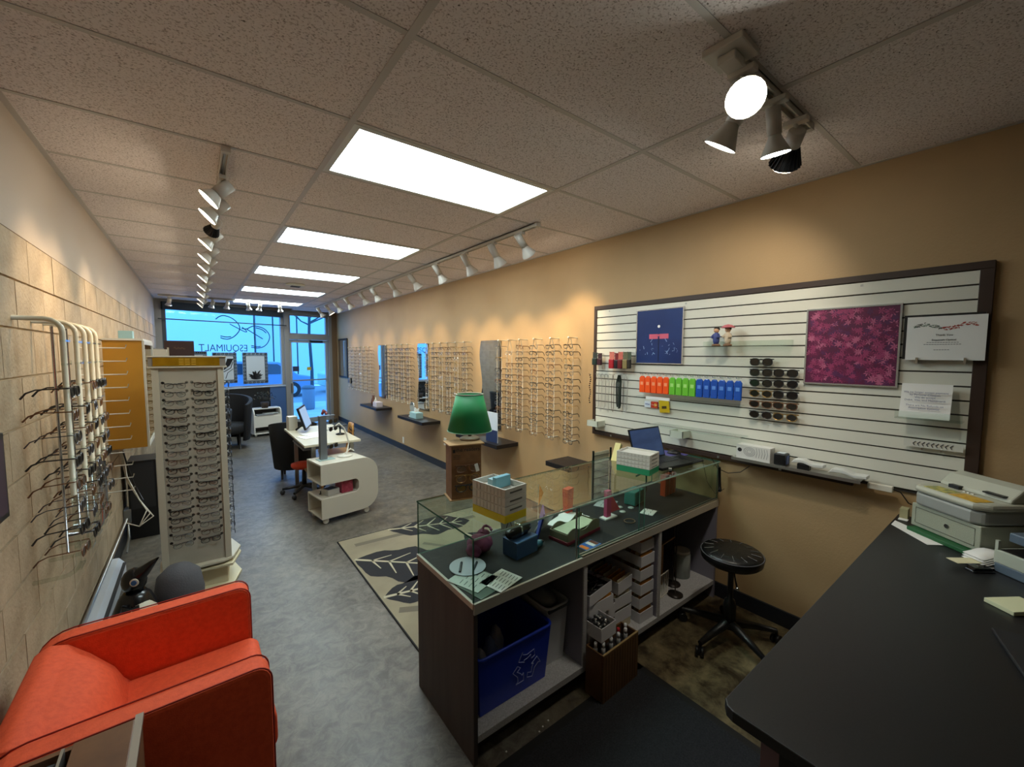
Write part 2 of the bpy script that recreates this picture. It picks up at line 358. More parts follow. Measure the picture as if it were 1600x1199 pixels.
# street outside ---------------------------------------------------------------
q = MB(); q.box(-14, 16, YF0+.3, 16.2, -.1, -.04, M('sidewalk concrete', 'b9bcc0', .8, noise=(1.5, 'a5a8ac', .6))); q.box(-14, 16, 16.2, 26, -.22, -.16, M('asphalt', '8b8f96', .8)); q.box(-14, 16, 26, 34, -.1, -.04, M('far sidewalk', 'c2c4c6', .8))
struct(q.build('ground'))
for i in range(7):
    pass
def building(label, x0, x1, y, h, wallm, rows, cols, band):
    t = thing('building', label, 'building', ((x0+x1)/2, y, -.05)); w2 = (x1-x0)/2
    part(t, 'wall', wallm, (-w2, w2, 0, 5, 0, h)); part(t, 'parapet', band, (-w2-.1, w2+.1, -.15, 0, h-.5, h))
    for r in range(rows):
        for c in range(cols):
            x = -w2+(c+.5)*2*w2/cols; z = 1.0+r*2.6
            f = part(t, 'window', M('street window frame', '9fb0bc', .5), (x-.65, x+.65, -.06, 0, z, z+1.4)); part(f, 'pane', M('street window glass', '5a7d96', .1), (x-.58, x+.58, -.075, -.06, z+.07, z+1.33))
building('pale wide building across the street behind the window lettering', -12, 2.6, 27, 9, M('pale stucco', 'dfe6ea', .8), 0, 4, M('stucco band', 'dfe4e6', .8))
building('pale building across the street behind the glass door', 2.8, 15, 28, 8, M('light grey stucco', 'd6e0e6', .8), 0, 3, M('grey band', 'aab6be', .8))
def car(label, x, y, m, ln=4.4):
    t = thing('car', label, 'car', (x, y, -.16)); 
    q = MB(); q.prism([(-ln/2, .3), (ln/2, .3), (ln/2, .85), (ln*.36, .95), (ln*.2, 1.5), (-ln*.28, 1.55), (-ln*.44, 1.0), (-ln/2, .9)], -.85, .85, m, 'y'); q.build('body', t, bevel=.05)
    q = MB(); q.prism([(ln*.31, 1.0), (ln*.18, 1.42), (-ln*.26, 1.46), (-ln*.38, 1.02)], -.87, -.86, M('car glass', '2b3c48', .1), 'y'); q.build('side_window', t)
    for sx in (-1, 1):
        q = MB(); q.lathe([(.33, -.1), (.33, .1)], BLACK, 20, Tm((sx*ln*.3, -.78, .33), rx=PI/2)); q.lathe([(.18, -.12), (.18, .12)], ALU, 14, Tm((sx*ln*.3, -.79, .33), rx=PI/2)); q.build('wheel', t)
car('pale car parked across the street seen through the door glass', 7.0, 21.5, M('pale green car paint', 'b8d6c0', .3))
car('blue grey car parked across the street seen beside the framed posters', 1.9, 20.5, M('blue grey car paint', '6f88a8', .3))
# tree and planter on the sidewalk
p = W(480, 640, z=-.04)
t = thing('street_tree', 'slim leafless tree trunk standing outside the glass door', 'tree', (2.90, 14.3, -.04))
q = MB(); BARK = M('dark bark', '3a434a', .9)
q.tube([(0, 0, 0), (.02, 0, 1.2), (-.03, 0, 2.4), (.02, 0, 3.6), (0, 0, 4.8)], [.055, .048, .042, .038, .025], BARK, 8); q.build('trunk', t)
q = MB()
for i in range(16):
    a = rnd.uniform(0, 2*PI); z = rnd.uniform(2.6, 4.4); l = rnd.uniform(.5, 1.3)
    e = Vector((math.cos(a)*l, math.sin(a)*l, z+l*.7)); mdl = Vector((math.cos(a)*l*.5, math.sin(a)*l*.5, z+l*.2))
    q.tube([(0, 0, z), mdl, e], [.03, .02, .008], BARK, 5)
    q.tube([mdl, mdl+Vector((rnd.uniform(-.4, .4), rnd.uniform(-.4, .4), .4))], [.014, .005], BARK, 4)
tag(q.build('branches', t), None, None, kind='stuff')
t = thing('litter_bin', 'grey round street litter bin on the sidewalk outside the door', 'bin', (p.x+.05, p.y, -.04)); t.scale = (.62, .62, .8)
q = MB(); q.lathe([(.24, 0), (.28, .05), (.30, .8), (.27, .82), (.25, .8), (.23, .1)], M('grey bin concrete', '6f7b86', .8), 20); q.build('bin_body', t)
q = MB(); q.lathe([(.31, .82), (.31, .88), (.18, .95), (.16, .95)], M('bin lid', '55606a', .6), 20); q.build('lid', t)
t = thing('utility_pole', 'thin dark pole across the street behind the large logo', 'pole', (3.34, 25.5, -.1)); q = MB(); q.tube([(0, 0, 0), (0, 0, 8)], .035, BARK, 8); q.build('pole', t)
q = MB(); q.box(-.5, .5, -.05, .05, 7.2, 7.3, BARK); q.build('crossarm', t)
t = thing('utility_pole', 'thin dark pole across the street left of the door trunk', 'pole', (4.5, 25.5, -.1)); q = MB(); q.tube([(0, 0, 0), (0, 0, 8)], .035, BARK, 8); q.build('pole', t)

# lettering and logo on the window --------------------------------------------------
LOGO = M('dark teal vinyl', '123c55', .5)
def fpt(px, py, off=.0): u, z = FU(px, py, off); return FRONT @ Vector((u, off, z))
def crop(x, y): return (240+x/7.27, 470+y/7.27)
lt = thing('window_lettering', 'mirrored dark shop lettering and looping double letter logo on front window', 'lettering', fpt(350, 545, .045))
org = Vector(lt.location)
xd = FRONT.to_3x3() @ Vector((-1, 0, 0))
a, bq = fpt(306, 544, .042), fpt(391, 545, .042)
text('ESQUIMALT', .205, LOGO, lt, (a+bq)/2-org+Vector((0, 0, 0)), xd, (0, 0, 1), 'lettering', sx=.82)
for nm, pl, r in (('logo_stroke', [(705, 210), (745, 178), (800, 165), (900, 200), (970, 270), (985, 330), (930, 400), (860, 438), (800, 436), (760, 420)], .010),
              ('logo_stroke', [(760, 400), (820, 415), (880, 410)], .010), ('logo_stroke', [(865, 265), (940, 305), (1050, 362), (1062, 348), (1005, 300)], .009),
              ('logo_stroke', [(1000, 315), (1060, 325), (1100, 298), (1150, 285), (1250, 310), (1310, 370), (1322, 430), (1280, 510), (1200, 543), (1110, 530)], .010),
              ('logo_stroke', [(1110, 510), (1180, 525), (1215, 520)], .010), ('logo_stroke', [(1160, 310), (1230, 325), (1280, 368)], .010), ('logo_stroke', [(1060, 325), (1240, 435)], .010)):
    pts = [fpt(*crop(*c), .042)-org for c in pl]
    # smooth
    for _ in range(2):
        pts = [pts[0]] + [x for i in range(len(pts)-1) for x in (pts[i].lerp(pts[i+1], .25), pts[i].lerp(pts[i+1], .75))] + [pts[-1]]
    q = MB(); q.tube(pts, r, LOGO, 4); q.build(nm, lt)
# posters standing in the window
def poster(label, p0, p1, kind):
    u0, z1 = FU(*p0, -.02); u1, z0 = FU(*p1, -.02); w2 = (u1-u0)/2; h = z1-z0
    t = thing('framed_poster', label, 'poster', FRONT @ Vector(((u0+u1)/2, -.035, z0)), ANG, 'ornate framed posters standing in the front window')
    GF = M('grey scalloped frame board', '6f7f90', .6); SH = M('grey white poster sheet', 'b4bcc4', .6)
    q = MB(); q.box(-w2, w2, 0, .012, 0, h, GF); q.build('frame', t)
    q = MB(); q.box(-w2+.06, w2-.06, -.004, 0, .07, h-.07, SH); q.build('sheet', t)
    q = MB()
    n = 9
    for i in range(n):
        z = h*(i+.5)/n
        for sx in (-1, 1):
            c = [(math.cos(a)*.018+sx*(w2-.028), -.006, math.sin(a)*h*.03+z) for a in [2*PI*j/8 for j in range(8)]]; q.tube(c, .005, INK, 4, closed=True)
    for i in range(6):
        x = -w2+.05+(2*w2-.1)*i/5
        for z in (.028, h-.028):
            c = [(math.cos(a)*.022+x, -.006, math.sin(a)*.018+z) for a in [2*PI*j/8 for j in range(8)]]; q.tube(c, .005, INK, 4, closed=True)
    q.tube([(-w2+.06, -.006, .07), (w2-.06, -.006, .07), (w2-.06, -.006, h-.07), (-w2+.06, -.006, h-.07)], .006, INK, 4, closed=True)
    tag(q.build('border_drawing', t), None, None, kind='stuff')
    q = MB()
    if kind == 0:
        for i in range(26):
            a = rnd.uniform(.1, PI-.1); l = rnd.uniform(.07, .17); q.tube([(0, -.006, .1), (math.cos(a)*l*.7, -.007, .1+math.sin(a)*l), (math.cos(a)*l*1.1, -.006, .1+math.sin(a)*l*1.25)], [.012, .02, .004], INK, 4)
    else:
        for i in range(9): q.tube([(-.02+i*.012, -.006, h*.45+i*.01), (.05+i*.012, -.006, h*.8)], .009, INK, 4)
        q.tube([(-.14, -.006, h*.45), (-.02, -.006, h*.38), (.1, -.006, h*.5), (.14, -.006, h*.7)], .008, INK, 4); q.tube([(.0, -.006, .1), (.04, -.006, .22), (.14, -.006, .3)], .006, INK, 4)
    q.build('drawing', t)
poster('ornate framed poster of a dark bush, right of the two', (378, 551), (419, 598.5), 0)
poster('ornate framed poster with dark slanted hatching, beside the bush poster', (331, 551), (371, 598.5), 1)
poster('ornate framed poster mostly hidden behind the white sunglass sheet', (296, 549), (325, 597), 1)
# ================================================================== CEILING LIGHTS
DIFF = M('lit prismatic diffuser', 'e8f6f8', .4, emit=PANEL_ST, ecol='e2f4f6')
names = ['nearest ceiling light panel, widest in view, above the display counter', 'second ceiling light panel from the counter', 'third ceiling light panel from the counter',
         'fourth ceiling light panel, last but one before the front window', 'farthest ceiling light panel, closest to the front window']
for i, k in enumerate((0, 3, 6, 9, 12)):
    y = 1.9+.61*k
    t = thing('ceiling_light', names[i], 'ceiling light', (1.19, y+.305, CEIL-.004), 0, 'recessed fluorescent panels in the ceiling')
    q = MB(); LF = M('white light frame', 'dcdcd6', .4)
    q.box(-.597, .597, -.292, -.262, 0, .012, LF); q.box(-.597, .597, .262, .292, 0, .012, LF); q.box(-.597, -.567, -.262, .262, 0, .012, LF); q.box(.567, .597, -.262, .262, 0, .012, LF)
    q.build('frame', t)
    q = MB(); q.box(-.567, .567, -.262, .262, .006, .010, DIFF); q.build('diffuser', t)
t = thing('air_vent', 'small round white ceiling vent beyond the third light panel', 'vent', (1.19, 6.75, CEIL-.004)); q = MB()
q.lathe([(.13, 0), (.13, -.012), (.10, -.03), (.06, -.03), (.05, -.01)], OFFW, 20); q.build('ring', t); part(t, 'grille', M('dark vent slots', '4a4642', .7), (-.06, .06, -.06, .06, -.035, -.02))

# track spotlights: the lamp looks along its local -Z
HOUS = M('white enamel spotlight', 'cfc9bf', .35); LED = M('dark finned aluminium bulb', '3a3a3e', .4, .6)
BULB = M('lit warm bulb face', 'fff6e2', .3, emit=14, ecol='fff0d2'); BULBC = M('lit white bulb face', 'ffffff', .3, emit=16, ecol='f6fff4'); OFFB = M('dim bulb face', 'b9b4aa', .3)
def track(label, x0, y0, x1, y1, end=True):
    L = math.hypot(x1-x0, y1-y0); t = thing('light_track', label, 'track', (x0, y0, CEIL-.004), math.atan2(y1-y0, x1-x0))
    part(t, 'rail', HOUS, (0, L, -.018, -.012, -.026, 0), (0, L, .012, .018, -.026, 0), (0, L, -.018, .018, -.006, 0))
    part(t, 'conductor_strip', ALU, (.02, L-.02, -.004, .004, -.012, -.006))
    part(t, 'end_cap', HOUS, (-.03, 0, -.02, .02, -.03, 0), (L, L+.03, -.02, .02, -.03, 0)); return t
def spot(label, x, y, d, size=1.0, kind='par', power=SPOT_W, col=(1, .74, .46), group=None, lit=True, face=None, blend=.9, ang=62, arm=.07):
    d = Vector(d).normalized(); t = thing('track_spotlight', label, 'spotlight', (x, y, CEIL-.030), 0, group)
    part(t, 'adapter', HOUS, (-.018, .018, -.045, .045, -.02, 0), bevel=.003)
    q = MB(); piv = Vector((0, 0, -arm)); q.tube([(0, 0, -.018), piv], .008, HOUS, 8); q.ball(piv, .014, HOUS, 8); q.build('arm', t)
    A = aim(piv, d) @ Matrix.Diagonal((size, size, size, 1))
    q = MB()
    if kind == 'par':
        q.lathe([(.027, .045), (.030, .045), (.030, -.07), (.027, -.07)], HOUS, 16); h = q.build('housing', t, T=A)
        q = MB(); q.lathe([(.024, -.068), (.03, -.085), (.052, -.13), (.060, -.145), (.060, -.152)], HOUS, 20, cap=False); q.build('bulb', t, T=A); zf = -.149; rf = .057
    elif kind == 'gimbal':
        q.lathe([(.03, .05), (.034, .05), (.034, -.04), (.03, -.04)], HOUS, 16); q.build('housing', t, T=A)
        q = MB(); q.lathe([(.03, -.04), (.05, -.075), (.058, -.085), (.058, -.095)], CHROME if not lit else HOUS, 20, cap=False); q.build('bulb', t, T=A); zf = -.092; rf = .055
    else:
        q.lathe([(.02, .02), (.026, .02), (.026, -.03), (.02, -.03)], HOUS, 16); q.build('housing', t, T=A)
        q = MB(); q.lathe([(.018, -.03), (.024, -.04), (.042, -.09), (.045, -.098)], LED, 20)
        for i in range(20):
            a = 2*PI*i/20; T2 = Matrix.Rotation(a, 4, 'Z'); q.prism([(.02, -.032), (.029, -.036), (.052, -.092), (.044, -.098)], -.0015, .0015, LED, 'y', T2)
        q.build('bulb', t, T=A); zf = -.1; rf = .04
    q = MB(); q.lathe([(rf, 0), (rf, -.002)], face or (BULB if lit else OFFB), 20); q.build('bulb_face', t, T=A @ Matrix.Translation((0, 0, zf)))
    if lit and power:
        ld = bpy.data.lights.new('spot_beam', 'SPOT'); ld.energy = power; ld.color = col; ld.spot_size = math.radians(ang); ld.spot_blend = blend; ld.shadow_soft_size = .035
        lo = bpy.data.objects.new('spot_beam', ld); COL.objects.link(lo); lo.parent = t; lo.matrix_basis = A @ Matrix.Translation((0, 0, zf-.02))
    return t
track('long white light track along the right wall side of the ceiling', 2.115, 2.46, 2.115, 9.75)
ry = [2.66, 3.05, 3.52, 4.12, 4.78, 5.42, 6.15, 6.7, 7.5, 8.2, 8.85, 9.55]
for i, y in enumerate(ry):
    spot('white spotlight, %s from the near end of the right ceiling track' % ORD[i], 2.115, y, (.58 if i else .75, rnd.uniform(-.12, .12), -.80), 1.05 if i > 0 else 1.0, 'par', SPOT_W*1.5*(1.25 if i < 4 else .8 if i < 7 else .55), (1, .72, .40), 'spotlights on the right ceiling track', arm=.05)
track('long white light track along the left wall side of the ceiling', .155, 2.52, .155, 9.75)
ly = [2.86, 3.22, 3.62, 4.05, 4.65, 5.2, 5.9, 6.7, 7.5, 8.4, 9.2]
for i, y in enumerate(ly):
    kd = 'fin' if i == 2 else 'gimbal'
    spot('%s spotlight, %s from the near end of the left ceiling track' % ('dark finned' if i == 2 else 'shining white', ORD[i]), .155, y, (-.35, .75, -.5) if i == 2 else (-.70, .05, -.70), 1.0, kd,
         SPOT_W*(1.3 if i < 4 else .6), (1, .74, .46), 'spotlights on the left ceiling track', lit=(i != 2))
# short track above the white slat wall
t = thing('track_power_box', 'white square ceiling power box feeding the short spotlight track', 'power box', (1.44, .70, CEIL-.004), .02)
part(t, 'plate', HOUS, (-.065, .065, -.065, .065, -.022, 0), bevel=.004); part(t, 'live_end', HOUS, (-.03, .045, -.03, .03, -.05, -.022), bevel=.004)
track('short white light track above the white slat wall', 1.53, .70, 2.14, .70)
spot('big white spotlight facing the camera on the short ceiling track', 1.53, .70, (-.62, -.42, -.66), 1.05, 'gimbal', 4, (1, .93, .80), 'spotlights on the short track', face=BULBC)
spot('white spotlight pointing down, just below the big glaring one', 1.62, .73, (.0, .55, -.83), 1.0, 'par', 4, (1, .90, .70), 'spotlights on the short track', face=BULBC, arm=.06)
spot('white spotlight third along the short ceiling track, tilted to the wall', 1.80, .70, (.25, .0, -.95), .85, 'par', 10, (1, .90, .74), 'spotlights on the short track', face=BULBC, ang=85)
spot('dark finned spotlight at the far end of the short ceiling track', 2.02, .70, (.62, .52, -.60), 1.25, 'fin', 10, (1, .88, .70), 'spotlights on the short track', ang=95)
# cross track before the window
track('short light track running across before the front window', -.45, 9.35, 1.55, 9.35)
for i, x in enumerate((-.33, .2, .50, .83, 1.02, 1.36)):
    if i == 1: x = .28
    spot('small spotlight hanging before the front window, %s from the left' % ORD[i], x, 9.35, (rnd.uniform(-.3, .3), .3, -.9), .9, 'gimbal', 0, lit=False, group='spotlights hanging before the window')

# ================================================================== RIGHT WALL: mirrors, shelves, rods, eyeglasses
MIRR = M('mirror silver', 'dfe6ea', .03, 1)
def wavy(label, y0, y1, z0, z1):
    t = thing('wall_mirror', label, 'mirror', (XR, (y0+y1)/2, z0)); h = z1-z0; w2 = (y1-y0)/2; n = 24
    pl = [(-w2, 0)] + [(-w2, h)] + [(w2+.03*math.sin(i/n*3*PI), h*(1-i/n)) for i in range(n+1)]
    q = MB(); q.prism([(a, b) for a, b in pl], -.022, -.002, M('mirror backing', '57534e', .6), 'x'); q.build('backing', t)
    q = MB(); q.prism([(a*.97, .006+b*.99) for a, b in pl], -.026, -.022, MIRR, 'x'); q.build('mirror_glass', t); return t
wavy('wavy-edged wall mirror nearest the green lamp', 3.95, 4.36, .80, 1.87)
wavy('wavy-edged wall mirror above the middle dark shelf', 5.86, 6.22, .82, 1.87)
wavy('wavy-edged wall mirror above the farthest dark shelf', 7.62, 8.02, .86, 1.87)
t = thing('framed_mirror', 'tall black-framed mirror on the right wall closest to the door', 'mirror', (XR, 10.5, 1.12))
part(t, 'frame', BLACK, (-.03, -.002, -.36, .36, 0, .95), bevel=.003); part(t, 'mirror_glass', MIRR, (-.034, -.03, -.32, .32, .04, .91))
t = thing('card_terminal_box', 'small black box on the right wall below the black-framed mirror', 'wall box', (XR, 9.93, 1.02)); part(t, 'case', BLACK, (-.06, -.002, -.07, .07, 0, .12), bevel=.006)
SHM = M('black shelf laminate', '17151a', .4)
for lb, y0, y1 in (('dark wall shelf nearest the green lamp', 3.62, 4.52), ('middle dark wall shelf', 5.50, 6.42), ('farthest dark wall shelf', 7.42, 8.35), ('dark wall shelf nearest the display counter, mostly hidden', 2.52, 2.83)):
    t = thing('wall_shelf', lb, 'shelf', (XR, (y0+y1)/2, .66), 0, 'dark floating shelves below the mirrors'); part(t, 'board', SHM, (-.30, -.001, -(y1-y0)/2, (y1-y0)/2, 0, .045), bevel=.003)
# things on the shelves
t = thing('tissue_box', 'pale blue tissue box on the middle dark shelf', 'tissue box', (2.70, 5.98, .705)); part(t, 'carton', M('pale blue carton', '9cc0c4', .6), (-.06, .06, -.12, .12, 0, .09), bevel=.003)
q = MB(); q.prism([(-.03, 0), (.03, 0), (.05, .06), (.01, .05), (-.02, .08)], -.01, .01, PAPER, 'y', Tm((0, 0, .088))); q.build('tissue', t)
t = thing('table_mirror', 'small round white table mirror on the middle dark shelf', 'mirror', (2.72, 6.17, .705)); q = MB(); q.lathe([(.06, 0), (.06, .01), (.01, .02), (.01, .06)], OFFW, 16); q.build('stand', t)
q = MB(); q.lathe([(.085, -.006), (.085, .006)], MIRR, 24, Tm((0, 0, .15), ry=PI/2)); q.build('mirror_glass', t)
t = thing('tissue_box', 'small white tissue box on the farthest dark shelf', 'tissue box', (2.70, 7.70, .705)); part(t, 'carton', M('white pink carton', 'd5ccd2', .6), (-.06, .06, -.1, .1, 0, .09), bevel=.003)
t = thing('vase', 'small brown vase on the farthest dark shelf', 'vase', (2.72, 8.0, .705)); q = MB(); q.lathe([(.03, 0), (.05, .05), (.035, .12), (.02, .16), (.03, .19)], M('brown glaze', '6b4636', .4), 14); q.build('vase_body', t)
t = thing('perfume_sprayer', 'small white bottle on the farthest dark shelf', 'bottle', (2.72, 7.87, .705)); q = MB(); q.lathe([(.03, 0), (.03, .1), (.012, .12), (.012, .16)], OFFW, 12); q.build('bottle_body', t)
t = thing('leaflet_holder', 'blue and white leaflet holder behind the green lamp', 'leaflet holder', (2.66, 3.82, .705)); part(t, 'leaflet', M('white blue leaflet', 'cfdbe8', .5), (-.02, -.01, -.11, .11, 0, .34)); part(t, 'header', M('navy leaflet', '22335c', .5), (-.024, -.02, -.11, .11, 0, .14))
q = MB(); q.tube([(.03, 0, 0), (.03, 0, .36)], .02, M('navy post', '262f4a', .5), 8); q.build('post', t)
t = thing('outlet_cover', 'white outlet cover low on the right wall between shelves', 'outlet', (XR, 6.9, .12)); part(t, 'cover', OFFW, (-.008, -.001, -.035, .035, 0, .11), bevel=.002)
t = thing('outlet_cover', 'white outlet cover on the right wall under the middle shelf', 'outlet', (XR, 5.35, .36)); part(t, 'cover', OFFW, (-.008, -.001, -.035, .035, 0, .11), bevel=.002)

def rim_pts(w, h, k, n=12):
    pts = []
    for i in range(n):
        a = 2*PI*i/n; c, s = math.cos(a), math.sin(a); e = .75 if k == 0 else (1 if k == 1 else .85)
        x = abs(c)**e*(1 if c > 0 else -1)*w/2; z = abs(s)**e*(1 if s > 0 else -1)*h/2
        if k == 2 and z > 0: x *= 1.08; z *= .9
        pts.append((x, z))
    return pts
def glasses_parts(k, fm, lm, r=.0022, w=.050, h=.034, tl=.135, fold=False, n=12, dark=False, swing=0):
    """front in the XZ plane looking to -Y, hinge line at z=0"""
    fr = MB(); ln = MB(); ts = []
    for s in (-1, 1):
        cx = s*(w/2+.009); pt = rim_pts(w, h, k, n)
        fr.tube([(cx+x, -.003*abs(x)/w, z-h*.3) for x, z in pt], r, fm, 4, closed=True)
        ln.prism([(cx+x*.96, z*.96-h*.3) for x, z in pt], -.0008, .0008, lm, 'y')
        t = MB(); hx = s*(w+.014); hz = h*.1
        if not fold: t.tube([(hx-s*.006, 0, hz), (hx, .004, hz), (hx+s*.002, tl*.68, hz), (hx, tl*.88, hz-.012), (hx-s*.002, tl, hz-.034)], [r*1.1, r*1.2, r, r*1.3, r*1.4], fm, 4)
        else: t.tube([(hx-s*.006, 0, hz), (hx, .005, hz), (hx-s*.01, .012, hz), (s*(-.02), .014+s*.003, hz-.004), (s*(-.045), .014+s*.003, hz-.016)], r*1.1, fm, 4)
        ts.append(t)
    fr.tube([(-.010, 0, 0), (-.004, -.002, .004), (.004, -.002, .004), (.010, 0, 0)], r*1.1, fm, 4)
    return fr, ln, ts
def glasses_single(*a, **k):
    fr, ln, ts = glasses_parts(*a, **k); q = MB()
    for m in [fr, ln]+ts:
        o = len(q.v); q.v += m.v
        for f, mi, s in zip(m.f, m.m, m.sm): q.f.append(tuple(i+o for i in f)); q.m.append(q.mi(m.mats[mi])); q.sm.append(s)
    return q.mesh('eyeglasses')
FM = [M('black frame acetate', '1b1a1c', .3), M('brown frame acetate', '4c3427', .35), M('gunmetal frame', '5a5a60', .3, .8), M('gold wire frame', 'a98950', .3, .8), M('tortoise frame', '6a4526', .3), M('silver wire frame', 'b8babd', .25, .9)]
GM = [glasses_single(k % 3, FM[c], LENS, r=(.0034 if c in (0, 1, 4) else .0021), n=10, h=.038) for k, c in enumerate((0, 5, 2, 3, 4, 1, 2, 5, 0, 3))]
ROT_L = Matrix.Rotation(-PI/2, 4, 'Z')          # faces -X
def rod_pair(label, y, z0=.86, z1=1.86):
    t = thing('display_rod', label, 'rod', (XR, y, z0), 0, 'clear glasses rods on the right wall')
    q = MB()
    q.tube([(-.10, -.045, .02), (-.10, -.045, z1-z0-.12), (-.10, -.008, z1-z0)], .0035, M('clear rod', 'c9bfa8', .15, spec=.8), 5)
    q.tube([(-.10, .045, .02), (-.10, .045, z1-z0-.12), (-.10, .008, z1-z0)], .0035, MATS['clear rod'], 5)
    q.tube([(-.10, -.045, .02), (-.10, .045, .02)], .0035, MATS['clear rod'], 5); q.build('rod', t)
    q = MB(); q.tube([(-.115, 0, z1-z0), (-.001, 0, z1-z0)], .006, MATS['clear rod'], 6); q.ball((-.118, 0, z1-z0), .011, OFFW, 8); q.build('peg', t)
    q = MB(); q.tube([(-.115, 0, .02), (-.001, 0, .02)], .006, MATS['clear rod'], 6); q.ball((-.118, 0, .02), .011, OFFW, 8); q.build('peg', t)
    return t
PANELS = [('nearest the counter', [2.73, 2.98, 3.23, 3.47, 3.66, 3.85], 15, 'nearest'),
          ('between the first two mirrors', [4.62, 4.84, 5.06, 5.28, 5.50, 5.72], 14, 'second'),
          ('between the middle and far mirrors', [6.42, 6.66, 6.90, 7.14, 7.38], 13, 'third')]
gi = 0
for pi, (where, ys, rows, short) in enumerate(PANELS):
    for ci, y in enumerate(ys):
        rod_pair('clear double rod %s, %s from its near end' % (where, ORD[ci]), y)
        for r in range(rows):
            z = 1.79-r*(.90/(rows-1 if rows > 13 else rows))
            if pi == 0 and ci == 5 and r in (1, 3): continue
            if pi == 0 and ci == 4 and r in (0, 2): continue
            me = GM[(gi*7+ci*3+r*5) % len(GM)]
            if pi == 0 and ci == 0: me = GM[(0, 8, 3, 0, 2, 0, 5)[r % 7]]
            o = inst(me, 'eyeglasses', None, T=Matrix.Translation((XR-.115, y+rnd.uniform(-.006, .006), z)) @ Matrix.Rotation(-PI/2+rnd.uniform(-.10, .10), 4, 'Z') @ Matrix.Rotation(rnd.uniform(-.08, .08), 4, 'Y') @ Matrix.Diagonal((.98, .72, 1, 1)))
            tag(o, 'clear eyeglasses on the %s wall rods, %s column from the near end, %s from top' % (short, ORD[ci], ORD[r]), 'eyeglasses', 'clear eyeglasses on the right wall rods'); gi += 1
for ci, y in enumerate([8.35, 8.62, 8.90, 9.18, 9.45, 9.72]):
    rod_pair('clear double rod beyond the far mirror, %s from its near end' % ORD[ci], y, .9, 1.84)
q = MB()
for y in [8.35, 8.62, 8.90, 9.18, 9.45, 9.72]:
    for r in range(13):
        fr, ln, ts = glasses_parts(r % 3, FM[(r*3+int(y*7)) % 6], LENS, r=.0022, n=6)
        T = Matrix.Translation((XR-.115, y, 1.77-r*.068)) @ ROT_L @ Matrix.Diagonal((.98, .72, 1, 1))
        for m in [fr]+ts: q.add(m.v, m.f, m.mats[0], False, T)
tag(q.build('eyeglasses'), 'rows of tiny eyeglasses on the farthest rods before the door', 'eyeglasses', None, 'stuff')

# ================================================================== SLAT WALL
SY0, SY1, SZ0, SZ1 = .17, 2.50, .985, 2.13
t = thing('slat_wall', 'large white slat wall panel with dark brown frame', 'slat wall', (XR, (SY0+SY1)/2, SZ0)); sw = t; h = SZ1-SZ0; w2 = (SY1-SY0)/2
SLW = M('white slat laminate', 'd9d8cc', .45); SLG = M('slat groove', '3b3530', .7); FRB = M('dark brown frame wood', '35231a', .5)
part(t, 'backing', SLG, (-.012, -.001, -w2+.02, w2-.02, .02, h-.02)); ns = 16; ph = (h-.07)/ns
sl = MB(); sl.box(-.022, -.012, -w2+.03, w2-.03, .004, ph-.004, SLW); sme = sl.mesh('slat')
for i in range(ns): inst(sme, 'slat', t, (0, 0, .035+i*ph))
part(t, 'frame_top', FRB, (-.03, -.001, -w2, w2, h-.035, h), bevel=.002); part(t, 'frame_bottom', FRB, (-.03, -.001, -w2+.45, w2, 0, .03), bevel=.002)
part(t, 'frame_side', FRB, (-.03, -.001, -w2, -w2+.045, -.1, h-.035), bevel=.002); part(t, 'frame_side', FRB, (-.03, -.001, w2-.03, w2, .03, h-.035), bevel=.002)
for y in (-.86, -.36, .02, .58, .95): part(t, 'screw', ALU, (-.034, -.03, y-.007, y+.007, .006, .02))
for y in (-.7, .3, 1.0): part(t, 'screw', ALU, (-.024, -.02, y-.006, y+.006, h-.06, h-.048))
SX = XR-.023
def framed(name, label, y0, y1, z0, z1, frame, facem, fw=.008, dep=.015):
    t = thing(name, label, 'picture', (SX, (y0+y1)/2, z0)); a = (y1-y0)/2; hh = z1-z0
    part(t, 'frame', frame, (-dep, 0, -a, a, 0, fw), (-dep, 0, -a, a, hh-fw, hh), (-dep, 0, -a, -a+fw, fw, hh-fw), (-dep, 0, a-fw, a, fw, hh-fw))
    q = MB(); q.box(-dep+.004, -.002, -a+fw, a-fw, fw, hh-fw, facem); q.build('print', t); return t, a, hh
SILV = M('silver picture frame', 'c9ccd0', .25, .8)
t, a, hh = framed('framed_picture', 'silver-framed dark blue picture on the slat wall', 1.64, 2.045, 1.63, 2.056, SILV, M('night blue print', '1c3a76', .3, noise=(3, '12285c', .6)))
WISP = M('pale cloud print', '8aa8d8', .5)
q = MB(); q.lathe([(.011, 0), (.011, -.002)], M('moon white print', 'ffffff', .5), 14, Tm((-.012, 0, .29), ry=PI/2)); q.build('moon', t)
q = MB(); RP = M('pink red print', 'd8607a', .5)
for s in (-1, 1):
    q.box(-.013, -.011, s*.045-.038, s*.045+.038, .195, .232, RP); q.tube([(-.012, s*.055, .195), (-.012, s*.07, .172)], .003, WISP, 4)
q.box(-.013, -.011, -.01, .01, .215, .23, RP); q.box(-.0125, -.011, -.003, .003, .02, .20, M('print line', '0c1a40', .5)); q.build('printed_motif', t)
q = MB()
for i in range(26):
    s = rnd.choice((-1, 1)); y = s*rnd.uniform(.03, .17); z = rnd.uniform(.07, .15); q.tube([(-.0115, y, z), (-.0115, y+rnd.uniform(-.02, .02), z+rnd.uniform(-.01, .03))], rnd.uniform(.001, .003), WISP, 4)
tag(q.build('printed_clouds', t), None, None, kind='stuff')
PINK = picture_mat('pink leaves print', [(0.0, '3a0f2c'), (.10, '8e2c62'), (.22, 'c05a86'), (.5, 'd98aa6')], 34, dist=.12)
